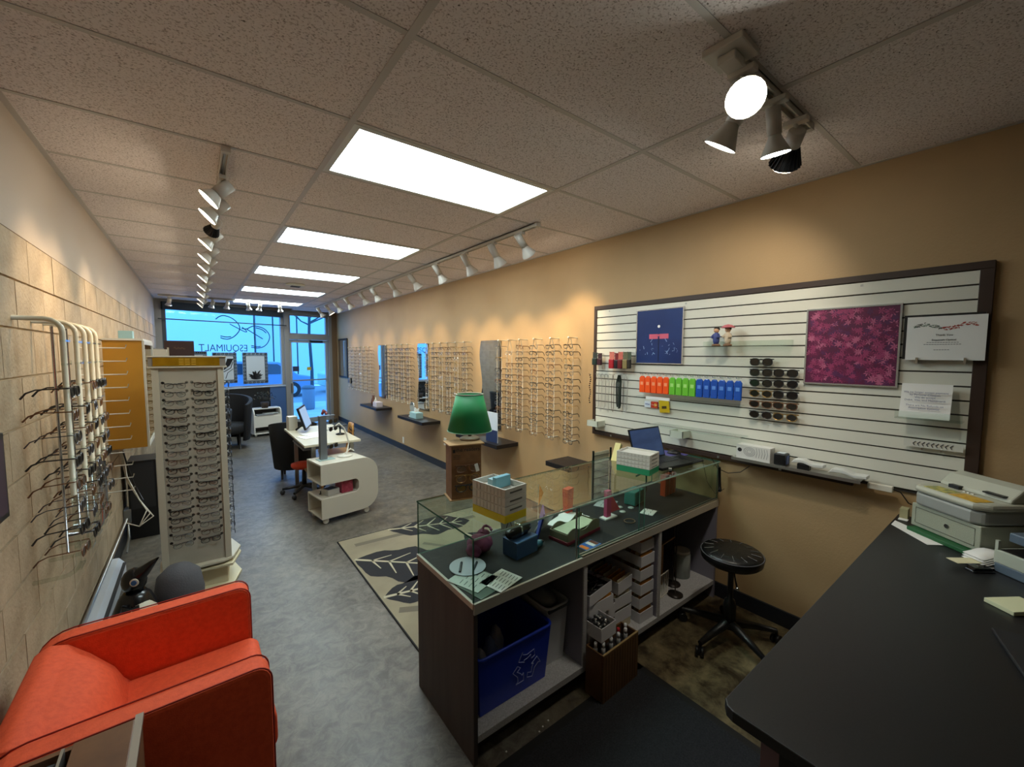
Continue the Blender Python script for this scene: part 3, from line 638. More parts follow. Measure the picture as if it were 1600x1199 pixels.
t, a, hh = framed('framed_picture', 'silver-framed picture of dense magenta leaves on the slat wall', .465, .875, 1.537, 1.967, SILV, M('magenta backing', '5c1c44', .5))
q = MB(); LP = [M('magenta leaf print %d' % i, c, .45) for i, c in enumerate(('6a1c48', '9c3a68', 'bc6488', '5a2858'))]
for i in range(430):
    cy, cz = rnd.uniform(-a+.02, a-.02), rnd.uniform(.02, hh-.02); n = rnd.randint(6, 8); a0 = rnd.random()*6; m = LP[(0, 0, 1, 2, 3, 1)[rnd.randint(0, 5)]]; x = -.0115-rnd.random()*.001
    for j in range(n):
        an = a0+2*PI*j/n; l = rnd.uniform(.014, .026); dy, dz = math.cos(an), math.sin(an); w_ = .0035
        P_ = [(cy, cz), (cy+dy*l*.5-dz*w_, cz+dz*l*.5+dy*w_), (cy+dy*l, cz+dz*l), (cy+dy*l*.5+dz*w_, cz+dz*l*.5-dy*w_)]
        P_ = [(min(max(u, -a+.009), a-.009), min(max(v, .009), hh-.009)) for u, v in P_]
        q.add([(x, u, v) for u, v in P_], [(0, 3, 2, 1)], m)
tag(q.build('printed_leaves', t), None, None, kind='stuff')
# certificate, tilted on two clips
t = thing('certificate', 'white certificate with red and green ink splash on black backing', 'certificate', (SX-.03, .312, 1.685))
part(t, 'backing', BLACK, (-.004, .014, -.128, .14, 0, .215)); part(t, 'sheet', PAPER, (-.008, -.004, -.135, .128, -.004, .205))
q = MB(); cc = [M('red ink splash', 'b0483c', .6), M('green ink splash', '5c7a66', .6), M('grey ink splash', '6c706c', .6)]
for i in range(90):
    u = i/90; y = .105-u*.21; z = .155+.010*math.sin(u*9)+rnd.uniform(-.008, .008); m = cc[0] if u > .45 else (cc[1] if rnd.random() < .5 else cc[2]); q.tube([(-.0085, y, z), (-.0085, y-rnd.uniform(.003, .012), z+rnd.uniform(-.005, .005))], rnd.uniform(.0008, .0022), m, 4)
tag(q.build('ink_splash', t), None, None, kind='stuff')
yd = (0, 0, 1); xr = (0, -1, 0); TG = M('grey print', '55565a', .6)
text('Thank You', .013, TG, t, (-.0086, -.002, .115), xr, yd); text('Esquimalt Optical', .0115, TG, t, (-.0086, -.002, .092), xr, yd)
q = MB()
for z, w_ in ((.080, .055), (.071, .065), (.045, .03)):
    for i in range(int(w_*220)): y = w_-i*.009; q.box(-.0084, -.008, y-.007, y, z-.0012, z+.0012, TG)
tag(q.build('fine_print', t), None, None, kind='stuff')
for y in (-.075, .085): part(t, 'clip', CHROME, (-.016, .028, y-.004, y+.004, -.02, .008))
t = thing('payment_notice', 'curled white payment notice sheet below the certificate', 'notice', (SX-.005, .355, 1.40))
q = MB(); n = 8; vs = []
for i in range(n+1):
    z = .165*i/n; x = -.075+.04*(i/n)+.006*math.sin(i/n*PI)
    vs += [(x, -.088, z), (x, .088, z), (x+.001, -.088, z), (x+.001, .088, z)]
fs = [(4*i, 4*i+4, 4*i+5, 4*i+1) for i in range(n)] + [(4*i+2, 4*i+3, 4*i+7, 4*i+6) for i in range(n)]
q.add(vs, fs, PAPER, True); q.build('sheet', t)
up = Vector((.04, 0, .165)).normalized(); NV = M('navy print', '2a2c6c', .6)
text('We no longer accept payment\nby Personal Cheques.\nWe do accept\nDebit, Visa, and Mastercard.\n\nThere are No Refunds on\nPrescription Eyewear', .0125, NV, t, (-.0575+.0035-.009, 0, .086), xr, up, ex=.0003)
q = MB(); q.box(-.085, 0, -.13, .10, -.008, -.004, ACRYL); q.box(-.088, -.085, -.13, .10, -.008, .03, ACRYL); q.build('clear_shelf', t)
# acrylic shelf with two figurines
t = thing('clear_shelf', 'clear acrylic shelf holding two figurines on the slat wall', 'shelf', (SX, 1.21, 1.755)); part(t, 'board', ACRYL, (-.20, -.001, -.27, .27, 0, .006)); part(t, 'bracket', ACRYL, (-.03, -.001, -.27, .27, .006, .04))
def figurine(label, y, colb, hat):
    t = thing('figurine', label, 'figurine', (SX-.08, y, 1.761)); B_ = M('figure brown base', '7a5c44', .6); S_ = M('figure skin', 'd9ab88', .6); C_ = M('figure cloth '+colb, colb, .6)
    q = MB(); q.lathe([(.026, 0), (.028, .008), (.02, .014)], B_, 14); q.build('base', t)
    q = MB(); q.lathe([(.014, .012), (.02, .03), (.022, .06), (.014, .085), (.008, .092)], C_, 14); q.tube([(0, -.015, .08), (-.012, -.028, .06), (-.02, -.012, .055)], .006, C_, 6); q.tube([(0, .015, .08), (-.012, .028, .06), (-.02, .012, .055)], .006, C_, 6)
    q.ball((0, 0, .105), .018, S_, 12); q.ball((-.017, 0, .103), .004, S_, 6); q.build('body', t)
    q = MB(); q.ball((.004, 0, .113), (.019, .020, .015), M('figure dark hair', '1d1816', .7), 10); q.build('hair', t)
    if hat:
        q = MB(); q.lathe([(.042, .118), (.040, .124), (.022, .137), (.004, .141)], M('pink parasol hat', 'c26a72', .6), 16); q.build('hat', t)
figurine('small figurine in blue dress on the clear acrylic shelf', 1.365, '3c4a86', False); figurine('small figurine with round pink hat on the clear acrylic shelf', 1.29, 'c9b8a0', True)
# hanging pouches
for cname, c, ys in (('orange', 'ff5a1e', [1.955-.052*i for i in range(5)]), ('green', '6cc23a', [1.695-.052*i for i in range(4)]), ('blue', '1650b4', [1.487-.052*i for i in range(6)])):
    m = M(cname+' pouch vinyl', c, .25, spec=.7)
    for i, y in enumerate(ys):
        t = thing('cleaning_kit', '%s cleaning kit pouch on the slat wall, %s %s from the left' % (cname, ORD[i], cname), 'pouch', (SX, y, 1.405), 0, cname+' pouches hanging on the slat wall')
        q = MB(); q.prism([(-.023, 0), (.023, 0), (.024, .115), (.012, .13), (-.012, .13), (-.024, .115)], -.052, -.036, m, 'x'); q.build('pouch', t, bevel=.004)
        part(t, 'hang_tab', ACRYL, (-.045, -.043, -.008, .008, .128, .155)); q = MB(); q.tube([(-.001, 0, .145), (-.075, 0, .145), (-.078, 0, .155)], .0022, CHROME, 5); q.build('peg', t)
        part(t, 'label', M(cname+' light print', {'orange': 'ff9a6a', 'green': 'a8e07a', 'blue': '5a90e0'}[cname], .4), (-.0525, -.052, -.012, .012, .06, .085))
t = thing('clear_shelf', 'empty clear acrylic shelf below the hanging pouches', 'shelf', (SX, 1.6, 1.37)); part(t, 'board', ACRYL, (-.13, -.001, -.40, .40, 0, .006))
t = thing('label_strip', 'white paper label strip under the green pouches', 'label', (SX-.131, 1.76, 1.366)); part(t, 'strip', PAPER, (-.002, 0, -.10, .10, 0, .022))
# payment cards
for lb, y, c, tx, tc in (('white and blue card sticker reading VISA on the slat wall', 1.925, 'dfe6f2', 'VISA', '1a3c8c'), ('orange and red card sticker beside the VISA sticker', 1.865, 'c8442a', 'MasterCard', 'f4e8d0')):
    t = thing('card_sticker', lb, 'sticker', (SX, y, 1.285)); part(t, 'plate', M('sticker '+tx, c, .4), (-.012, -.001, -.028, .028, 0, .05))
    text(tx, .022 if tx == 'VISA' else .0105, M('sticker print '+tx, tc, .4), t, (-.0125, 0, .025), xr, yd)
    if tx != 'VISA':
        q = MB(); q.lathe([(.013, 0), (.013, -.001)], M('card yellow', 'eba32c', .4), 14, Tm((-.0118, -.009, .025), ry=PI/2)); q.lathe([(.013, 0), (.013, -.001)], M('card red', 'd02418', .4), 14, Tm((-.0118, .009, .025), ry=PI/2)); q.build('emblem', t)
t = thing('card_sticker', 'tilted yellow card sign beside the payment stickers', 'sticker', (SX-.012, 1.77, 1.26)); q = MB(); q.box(-.004, 0, -.042, .042, 0, .095, M('yellow sign', 'd8b81e', .4), Tm((0, 0, 0), rx=-.12)); q.box(-.0045, -.004, -.02, .02, .03, .05, M('dark sign mark', '4a3a10', .5), Tm((0, 0, 0), rx=-.12)); q.build('card', t)
# sunglasses on the slat wall
SG = [glasses_parts(k, FM[c], DLENS, r=.0026, w=.055, h=.044, fold=True, n=14) for k, c in ((0, 0), (1, 0), (2, 4), (1, 3))]
SGm = [(a.mesh('frame'), b_.mesh('lens'), [x.mesh('temple') for x in ts]) for a, b_, ts in SG]
def sunglasses(label, T, k=0, group=None, set_=None, name='sunglasses'):
    s = (set_ or SGm)[k]; t = thing(name, label, 'sunglasses', group=group); t.matrix_basis = T
    inst(s[0], 'frame', t); inst(s[1], 'lenses', t)
    for x in s[2]: inst(x, 'temple', t)
    return t
SGmB = [(b2[0], b2[1], b2[2]) for b2 in SGm]
for col, (y, z0, n) in enumerate(((1.100, 1.672, 6), (.962, 1.607, 5))):
    for r in range(n):
        sunglasses('dark sunglasses on the slat wall, %s column, %s from the top' % (('left', 'right')[col], ORD[r]), Matrix.Translation((SX-.035, y-r*.002, z0-r*.0665)) @ ROT_L, (0, 0, 1, 3, 2, 1)[r] if col == 0 else (0, 1, 0, 2, 3)[r], 'dark sunglasses on the slat wall')
        t = thing('display_hook', 'clear hook holding the %s column sunglasses, %s from the top' % (('left', 'right')[col], ORD[r]), 'hook', (SX, y-r*.002, z0-r*.0665+.006)); part(t, 'arm', ACRYL, (-.045, -.001, -.006, .006, -.003, 0))
# packages and cords at the left end of the slat wall
def pack(label, y, z, w, h, c1, c2, cat='accessory pack'):
    t = thing('accessory_pack', label, cat, (SX, y, z), 0, 'hanging accessory packs on the slat wall'); part(t, 'card', M('card '+c1, c1, .5), (-.055, -.05, -w/2, w/2, h*.55, h), bevel=.001)
    part(t, 'case', M('case '+c2, c2, .35), (-.068, -.046, -w/2, w/2, 0, h*.56), bevel=.006); q = MB(); q.tube([(-.001, 0, h-.008), (-.08, 0, h-.008), (-.083, 0, h+.002)], .0022, CHROME, 5); q.build('peg', t)
pack('red accessory pack with pink card, left of the two red packs', 2.255, 1.585, .05, .14, 'd87a6a', 'b0202c'); pack('dark accessory pack between the red packs', 2.205, 1.585, .035, .13, '7c1c22', '251d22')
pack('red accessory pack beside the khaki one', 2.165, 1.585, .045, .14, 'd8705e', '6c1a20'); pack('khaki accessory pack nearest the blue picture', 2.115, 1.585, .045, .14, '6c6c50', '8c7c50'); pack('black accessory pack touching the khaki one', 2.075, 1.59, .03, .135, '4c5a44', '2c2a24')
pack('dark green accessory pack at the left slat wall edge', 2.44, 1.61, .05, .11, '2a3430', '23332e'); pack('maroon accessory pack right of the dark green one', 2.385, 1.61, .045, .105, '3a2028', '3c1c26')
def cord(label, y, z1, z0, m, r=.0025, w=.018, n=1):
    t = thing('hanging_chain', label, 'cord', (SX, y, z0), 0, 'glasses cords hanging on the slat wall'); h = z1-z0; q = MB()
    for i in range(n):
        dx = -.02-.012*i; ww = w+.004*i; q.tube([(dx, 0, h), (dx, -ww, h*.8), (dx, -ww*.8, h*.1), (dx, -ww*.3, 0)], r, m, 5); q.tube([(dx, 0, h), (dx, ww, h*.75), (dx, ww*.7, h*.15), (dx, ww*.3, .01)], r, m, 5)
    q.build('cord', t); q = MB(); q.tube([(-.001, 0, h+.001), (-.06, 0, h+.001)], .0022, CHROME, 5); q.build('peg', t)
SILVC = M('silver chain', 'aaa8a4', .3, .7); GRNC = M('dark green cord', '1d2c24', .6); BRC = M('brown bead cord', '4c2418', .5)
cord('thick dark green cord bundle below the khaki pack', 2.19, 1.53, 1.25, GRNC, .005, .012, 3); cord('thin brown glasses cord left of the green bundle', 2.265, 1.53, 1.21, BRC, .002, .013)
for i, y in enumerate((2.43, 2.395, 2.355, 2.315)): cord('fine silver glasses chain, %s from the slat wall edge' % ORD[i], y, 1.53, 1.22-.02*(i % 2), SILVC, .0012, .012, 2)
cord('fine silver glasses chain right of the green cord bundle', 2.13, 1.54, 1.22, SILVC, .0012, .02, 2)
t = thing('bead_necklace', 'brown bead glasses chain hanging beyond the slat wall edge', 'chain', (SX-.02, 2.515, 1.25)); q = MB()
for i in range(14): q.ball((-.01, .006*math.sin(i), .02+i*.019), .007, BRC if i % 2 else INK, 8)
q.build('bead_string', t); q = MB(); q.tube([(0, -.01, .28), (-.03, 0, .28)], .002, CHROME, 5); q.build('peg', t)
def clearbin(label, y, z, w=.12, extra=None):
    t = thing('clear_tray', label, 'tray', (SX, y, z)); part(t, 'tray', M('milky acrylic', 'cdd2c4', .2), (-.10, -.001, -w/2, w/2, 0, .006), (-.10, -.095, -w/2, w/2, .006, .05), (-.10, -.001, -w/2, -w/2+.004, .006, .05), (-.10, -.001, w/2-.004, w/2, .006, .05)); return t
clearbin('small milky tray at the lower left slat wall edge', 2.42, 1.07); clearbin('small milky tray behind the laptop on the slat wall', 1.62, 1.10, .10)
t = thing('clear_shelf', 'long empty clear acrylic shelf above the white speaker box', 'shelf', (SX, 1.5, 1.17)); part(t, 'board', ACRYL, (-.15, -.001, -.33, .33, 0, .006))
# lower ledge and its things
t = thing('metal_ledge', 'grey metal ledge along the lower slat wall', 'ledge', (SX, .90, 1.035)); part(t, 'ledge', ALU, (-.09, -.001, -.33, .33, 0, .004), (-.094, -.09, -.33, .33, -.012, .006)); q = MB()
t = thing('speaker_box', 'long white box with printed circles on the metal ledge', 'box', (SX-.05, 1.105, 1.0395)); part(t, 'carton', M('white printed carton', 'd8d8d4', .5), (-.035, .035, -.10, .10, 0, .09), bevel=.002)
q = MB(); PG = M('grey circle print', '8c8f90', .5); q.lathe([(.013, 0), (.013, -.001)], DKGREY, 14, Tm((-.0352, .078, .055), ry=PI/2)); 
for r in (.012, .02, .028):
    q.tube([(-.0355, .02+math.cos(a)*r*1.2, .05+math.sin(a)*r) for a in [2*PI*j/14 for j in range(14)]], .0012, PG, 4, closed=True)
for y in (-.02, -.035, -.05, -.065, -.08): q.tube([(-.0355, y, .02), (-.0355, y-.006, .05), (-.0355, y, .08)], .0012, PG, 4)
q.build('printed_pattern', t)
t = thing('label_printer', 'small black and blue device beside the white speaker box', 'device', (SX-.05, .955, 1.0395)); part(t, 'case', BLACK, (-.035, .035, -.032, .032, 0, .07), bevel=.006); part(t, 'side_label', M('blue device label', '24407c', .4), (-.02, .02, -.034, -.032, .01, .06)); part(t, 'top_window', M('pale device window', 'c6d0d8', .3), (-.02, .02, -.02, .02, .07, .073))
def handset(label, y, z, l=.16, cradle=True):
    t = thing('curved_handset', label, 'handset', (SX-.06, y, z)); q = MB(); WPL = M('white handset plastic', 'd6d8d4', .35)
    q.prism([(l/2, .005), (l/2-.02, .032), (l*.1, .034), (-l*.15, .018), (-l/2, .022), (-l/2, .004), (-l*.2, 0), (l*.1, .014), (l/2-.03, .012)], -.03, .03, WPL, 'x'); q.build('shell', t, bevel=.004)
    if cradle: part(t, 'cradle', BLACK, (-.02, .02, -.01, .05, -.03, .006), bevel=.003)
handset('white curved handset left on the lower ledge', .815, 1.065); handset('long white curved handset right on the lower ledge', .63, 1.048, .17, False)
t = thing('power_adapter', 'white power adapter strip under the slat wall', 'adapter', (SX-.02, .50, 1.0)); part(t, 'body', OFFW, (-.03, 0, -.05, .05, 0, .03), bevel=.003); q = MB(); q.tube([(-.01, -.05, .015), (-.02, -.08, .01), (-.01, -.11, -.04), (.0, -.12, -.045)], .003, BLACK, 6); q.build('cable', t)
t = thing('cable', 'thin dark cable looping below the slat wall frame', 'cable', (SX-.0, 1.2, .98)); q = MB(); q.tube([(-.01, .2, 0), (-.02, .15, -.06), (-.02, .08, -.075), (-.02, .0, -.05), (-.01, -.05, 0)], .003, M('brown cable', '3c2c20', .6), 6)
q.tube([(-.01, .27, -.005), (-.02, .22, -.17), (-.02, .16, -.24), (-.02, .1, -.19)], .002, MATS['brown cable'], 5); q.build('wire', t)
t = thing('price_plate', 'clear plate with raised symbols hanging low on the slat wall', 'plate', (SX-.02, .325, 1.25)); part(t, 'plate', M('frosted plate', 'cfcfc6', .3), (-.004, 0, -.105, .10, 0, .036)); q = MB()
for i in range(9): q.tube([(-.006, .06-i*.016, .008), (-.006, .066-i*.016, .018), (-.006, .056-i*.016, .028)], .0018, TG, 4)
q.build('raised_symbols', t); part(t, 'hook', CHROME, (-.01, .02, -.035, -.03, -.01, .0), (-.01, .02, .03, .035, -.01, 0))
# ================================================================== LEFT WALL
RACK = M('cream rack tube', 'd9d2bc', .35); STEEL = M('rack chrome tube', 'c8ccd4', .2, .9)
SGL = glasses_parts(0, FM[0], DLENS, r=.0026, w=.052, h=.044, tl=.14, n=12); SGL2 = glasses_parts(2, FM[4], M('grey brown sunglass lens', '4a4440', .15), r=.0022, w=.052, h=.042, tl=.14, n=12); SGL3 = glasses_parts(1, FM[2], DLENS, r=.0018, w=.054, h=.046, tl=.14, n=12)
RS = [(a.mesh('frame'), b_.mesh('lens'), [x.mesh('temple') for x in ts]) for a, b_, ts in (SGL, SGL2, SGL3)]
RY = [2.52, 2.76, 2.94, 3.10, 3.24]
for i, y in enumerate(RY):
    t = thing('sunglass_rack', 'tall looped tube rack on the block wall, %s from the camera' % ORD[i], 'rack', (XL, y, .74), 0, 'looped tube racks on the block wall')
    X = .14; H = 1.10; R_ = .05
    def bend(cx, cz, a0, a1): return [(cx+R_*math.cos(a), 0, cz+R_*math.sin(a)) for a in [a0+(a1-a0)*j/4 for j in range(5)]]
    q = MB(); q.tube([(.004, 0, H)] + bend(X-R_, H-R_, PI/2, 0) + [(X, 0, .35)], .010, RACK, 8)
    q.build('upper_tube', t)
    q = MB(); q.tube([(X, .0, .36), (X, 0, R_)] + bend(X-R_, R_, 0, -PI/2)[1:] + [(.004, 0, 0)], .009, ACRYL if i < 3 else STEEL, 8); q.build('lower_tube', t)
    q = MB(); q.tube([(X-.03, 0, H-.03), (X-.03, 0, .1)], .005, STEEL, 6); q.build('inner_rod', t)
    for r in range(11):
        z = H-.09-r*.098
        part(t, 'peg_arm', ACRYL, (X-.005, X+.012, -.03, .055, z-.004, z+.004), (X+.008, X+.012, .050, .055, z, z+.016))
    for r in range(8):
        if (i, r) in ((1, 0), (3, 6), (4, 7), (2, 7), (4, 1)): continue
        z = .74 + H-.29-r*.098
        sunglasses('sunglasses on the %s tube rack from the camera, %s from the top' % (ORD[i], ORD[r]),
                   Matrix.Translation((XL+.166, y-.012, z)) @ Matrix.Rotation(PI/2+rnd.uniform(-.08, .08), 4, 'Z') @ Matrix.Rotation(rnd.uniform(-.10, .05), 4, 'X') @ Matrix.Diagonal((1.0, 1.0, 1, 1)), (r+i*2) % 3, 'sunglasses on the wall tube racks', RS)
# second cluster of hooks nearer the yellow cabinet
t = thing('hook_rail', 'white rail of long hooks on the block wall before the golden cabinet', 'hook rail', (XL, 3.45, .80))
part(t, 'rail', OFFW, (.004, .02, -.02, .02, 0, 1.0)); 
q = MB()
for i in range(12): q.tube([(.015, 0, .05+i*.08), (.24, -.02, .05+i*.08), (.245, -.02, .07+i*.08)], .0035, OFFW, 5)
q.build('hooks', t)
# golden wall cabinet
GOLD = M('golden yellow laminate', 'c08a2a', .45, noise=(2.5, 'b27f28', .6))
t = thing('wall_showcase', 'wall-hung showcase with golden yellow side panel', 'showcase', (XL, 4.9, .93))
part(t, 'side_panel', GOLD, (.001, .235, -.42, -.40, 0, .87), bevel=.002); part(t, 'top_panel', OFFW, (.001, .245, -.43, .42, .87, .885)); part(t, 'back_panel', OFFW, (.001, .012, -.40, .40, .01, .87))
part(t, 'bottom_panel', GOLD, (.012, .235, -.40, .40, 0, .015)); part(t, 'side_panel', GOLD, (.001, .235, .40, .42, 0, .87))
for k in range(3): part(t, 'glass_shelf', ACRYL, (.014, .22, -.39, .39, .22+.2*k, .226+.2*k))
part(t, 'door_frame', M('pale door frame', 'cfcabb', .4), (.236, .25, -.42, -.39, 0, .87), (.236, .25, .39, .42, 0, .87), (.236, .25, -.39, .39, .84, .87), (.236, .25, -.39, .39, 0, .03)); part(t, 'door_pane', WINGL, (.24, .245, -.39, .39, .03, .84))
t = thing('small_box', 'small pale box standing on top of the golden wall showcase', 'box', (XL+.12, 4.75, 1.8155)); part(t, 'carton', M('pale blue carton', '9cc0c4', .6), (-.045, .045, -.05, .05, 0, .07), bevel=.003)
# conduit, junction box, heater, black tower box
t = thing('conduit', 'grey metal conduit running low along the block wall', 'pipe', (XL+.03, 3.6, .21)); q = MB(); q.tube([(0, -1.35, 0), (0, 1.35, 0)], .010, ALU, 8); q.build('pipe', t)
q = MB(); q.tube([(.03, .95, -.16), (.03, 1.15, -.1), (0.01, 1.33, -.06), (.01, 1.35, 0)], .009, ALU, 8); q.build('elbow', t)
t = thing('junction_box', 'grey square junction box at the end of the wall conduit', 'junction box', (XL+.008, 5.02, .17)); part(t, 'box', M('galvanised box', '8d8f8f', .4, .6), (0, .05, -.06, .06, 0, .12), bevel=.003)
t = thing('baseboard_heater', 'long white electric baseboard heater on the block wall', 'heater', (XL+.02, 3.35, .0))
HT = M('white heater enamel', 'ccd3da', .35); q = MB(); q.prism([(0, .03), (.075, .03), (.085, .06), (.085, .14), (.05, .19), (0, .19)], -.75, .75, HT, 'y'); q.build('cover', t, bevel=.003)
part(t, 'slot', M('dark slot', '22262c', .5), (.060, .0905, -.72, .72, .148, .158)); part(t, 'foot', HT, (.01, .06, -.7, -.66, 0, .03), (.01, .06, .66, .7, 0, .03))
t = thing('tower_speaker', 'tall black floor box against the block wall behind the racks', 'speaker', (XL+.145, 5.12, 0)); part(t, 'cabinet', BLACK, (-.10, .10, -.13, .17, 0.0, .72), bevel=.004); part(t, 'grille', DKGREY, (-.085, .085, -.136, -.13, .28, .70)); part(t, 'side_panel', ALU, (.10, .104, -.13, .17, 0, .72))
t = thing('cable', 'tangled white cables hanging beside the black floor box', 'cable', (XL+.17, 4.55, .1)); q = MB()
for k in range(3): q.tube([(-.15+.01*k, .3, .75), (-.10, .2, .5+.02*k), (-.02, .1, .35), (.03+.02*k, .0, .28-.03*k), (-.02, -.02, .16), (-.1, 0, .2)], .005, OFFW, 6)
q.build('wire', t)
t = thing('cable', 'black cable hanging below the golden wall showcase', 'cable', (XL+.14, 4.44, .5)); q = MB(); q.tube([(-.05, .0, .42), (-.03, 0, .3), (.0, 0, .15), (.05, 0, .0)], .006, BLACK, 6); q.build('wire', t)
# dark leaflet on the near wall edge
t = thing('wall_picture', 'dark framed picture cut off at the left photo edge', 'picture', (XL+.012, 2.02, 1.12)); part(t, 'frame', BLACK, (0, .02, -.22, .2, 0, .3), bevel=.002); part(t, 'print', M('plum print', '3c2a3a', .5), (.02, .022, -.2, .18, .02, .28))

# ================================================================== SUNGLASS TOWERS
TW = M('tower ivory laminate', 'b5b0a1', .5, noise=(8, 'ada899', .5)); TWG = M('gold header foil', 'c89a1c', .3, .5, noise=(14, 'a87a10', .9)); EDG = M('tower trim', 'c5c0ae', .4)
t = thing('display_tower', 'tall ivory rotating eyeglass tower with gold header', 'display tower', (-.040, 3.78, 0), math.radians(-1))
W2 = .178; D2 = .17
q = MB(); q.prism([(-.20, -.20), (.20, -.22), (.26, -.02), (.22, .16), (-.18, .18), (-.22, 0)], .0, .018, CREAM); q.prism([(-.14, -.15), (.17, -.17), (.19, .13), (-.14, .14)], .018, .15, CREAM); q.prism([(-.20, -.20), (.20, -.22), (.26, -.02), (.22, .16), (-.18, .18), (-.22, 0)], .15, .17, CREAM); q.build('base', t, bevel=.004)
pl = [(-.21, -.19), (-.1, -.225), (.14, -.215), (.205, -.18), (.26, .0), (.21, .18), (-.20, .19), (-.22, 0)]
q = MB(); q.prism(pl, .185, .205, EDG); q.build('turntable', t, bevel=.005)
q = MB(); q.lathe([(.05, .17), (.05, .185)], BLACK, 14); q.build('swivel', t)
part(t, 'body', TW, (-W2, W2, -D2, D2, .205, 1.60)); part(t, 'corner_post', EDG, *[(sx*W2-.018, sx*W2+.018, sy*D2-.012, sy*D2+.012, .205, 1.60) for sx in (-1, 1) for sy in (-1, 1)])
q = MB(); q.box(-.216, .216, -.20, .20, 1.60, 1.612, EDG); q.box(-.216, .216, -.20, .20, 1.672, 1.68, EDG); q.box(-.210, .210, -.19, .19, 1.612, 1.672, M('header grey', '8f8a84', .4)); q.build('header_box', t, bevel=.002)
part(t, 'header_panel', TWG, (-.185, .175, -.196, -.19, 1.614, 1.670)); q = MB()
for i in range(12): q.box(-.05+.1*(i % 3)/3, -.025+.1*(i % 3)/3, -.198, -.196, 1.622+.012*(i//3), 1.626+.012*(i//3), M('bright gold print', 'f0c850', .3))
q.build('header_print', t)
DOT = MB(); rowsT = 20
GT = [glasses_single(k, FM[c], LENS, r=r_, fold=True, w=.050, h=.036, n=12) for k, c, r_ in ((0, 2, .0014), (2, 0, .0022), (1, 2, .0013), (0, 1, .0018), (2, 2, .0014), (0, 0, .0026))]
for r in range(rowsT):
    z = 1.50-r*.0585
    for x in (-.142, -.016, .012, .142): DOT.lathe([(.010, 0), (.010, -.004), (.005, -.008)], BLACK, 8, Tm((x, -D2-.012*0, z), rx=-PI/2) @ Matrix.Rotation(PI, 4, 'X'))
    for c, x in enumerate((-.079, .079)):
        o = inst(GT[(r*2+c*3+(r//3)) % 6], 'eyeglasses', None, T=t.matrix_basis @ Matrix.Translation((x+rnd.uniform(-.004, .004), -D2-.019, z-.010)) @ Matrix.Rotation(rnd.uniform(-.05, .05), 4, 'Y') @ Matrix.Diagonal((.95, 1, 1, 1)))
        tag(o, 'eyeglasses on the front of the ivory tower, %s column, %s from the top' % (('left', 'right')[c], ORD[r]), 'eyeglasses', 'eyeglasses on the front of the ivory tower')
    o = inst(GT[(r*3+1) % 6], 'eyeglasses', None, T=t.matrix_basis @ Matrix.Translation((W2+.045, -.04, z-.015)) @ Matrix.Rotation(PI/2, 4, 'Z') @ Matrix.Diagonal((1.15, 1.2, 1.2, 1)))
    tag(o, 'eyeglasses on the right side of the ivory tower, %s from the top' % ORD[r], 'eyeglasses', 'eyeglasses on the right side of the ivory tower')
    DOT.box(W2, W2+.03, -.045, -.035, z-.012, z-.006, OFFW)
    if r % 2 == 0: DOT.box(-W2-.02, -W2, -.08, -.02, z-.02, z, BLACK)
tag(DOT.build('peg_holes', t), None, None, kind='stuff')
# things behind the tower
t = thing('display_tower', 'brown-topped sunglass display tower behind the ivory tower', 'display tower', (-.145, 6.1, 0)); BRN = M('dark maroon header', '38201f', .5)
part(t, 'body', BRN, (-.125, .125, -.10, .10, .12, 1.64)); part(t, 'header_box', BRN, (-.132, .132, -.12, .12, 1.64, 1.84), bevel=.003); part(t, 'base', DKGREY, (-.14, .14, -.15, .15, 0, .12)); part(t, 'display_sheet', M('white blue sheet', 'c4d4ec', .4), (-.10, .12, -.112, -.10, .6, 1.64))
SGd = SG[0]; q = MB()
for r in range(6):
    for c in (-.052, .056):
        fr, ln, ts = SGd; T = Matrix.Translation((c, -.13, 1.60-.06*r)) @ Matrix.Diagonal((.75, 1, .9, 1))
        for m_ in (fr, ln): q.add(m_.v, m_.f, m_.mats[0], False, T)
q.build('sunglasses', t)
q = MB(); q.tube([(-.05+.01*i, -.1205, 1.755+.012*math.sin(i*1.9)) for i in range(11)], .002, M('brown gold print', '7a5c3a', .5), 4); q.build('script_print', t)
t = thing('display_tower', 'narrow white spinner of eyeglasses between showcase and ivory tower', 'display tower', (-.30, 5.75, 0)); part(t, 'post', OFFW, (-.055, .055, -.05, .05, .05, 1.74)); q = MB(); q.lathe([(.15, 0), (.15, .03), (.04, .05)], DKGREY, 20); q.build('base', t); part(t, 'side_rail', M('pale rail', 'c9c4b2', .4), (-.075, -.06, -.06, -.05, .1, 1.76), (.06, .075, -.06, -.05, .1, 1.76))
q = MB()
for r in range(18):
    fr, ln, ts = glasses_parts(r % 3, FM[r % 3], LENS, n=8, fold=True); T = Matrix.Translation((.0, -.07, 1.62-.07*r))
    for m_ in [fr]+ts: q.add(m_.v, m_.f, m_.mats[0], False, T)
tag(q.build('eyeglasses', t), None, None, kind='stuff')
t = thing('display_tower', 'grey white narrow display pillar left of the brown-topped tower', 'display tower', (-.33, 6.9, 0)); part(t, 'pillar', M('grey pillar', '9b9a94', .5), (-.09, .09, -.08, .08, .0, 1.76)); part(t, 'edge_strip', M('tan strip', 'a08a66', .5), (.09, .10, -.085, -.075, 0, 1.76))

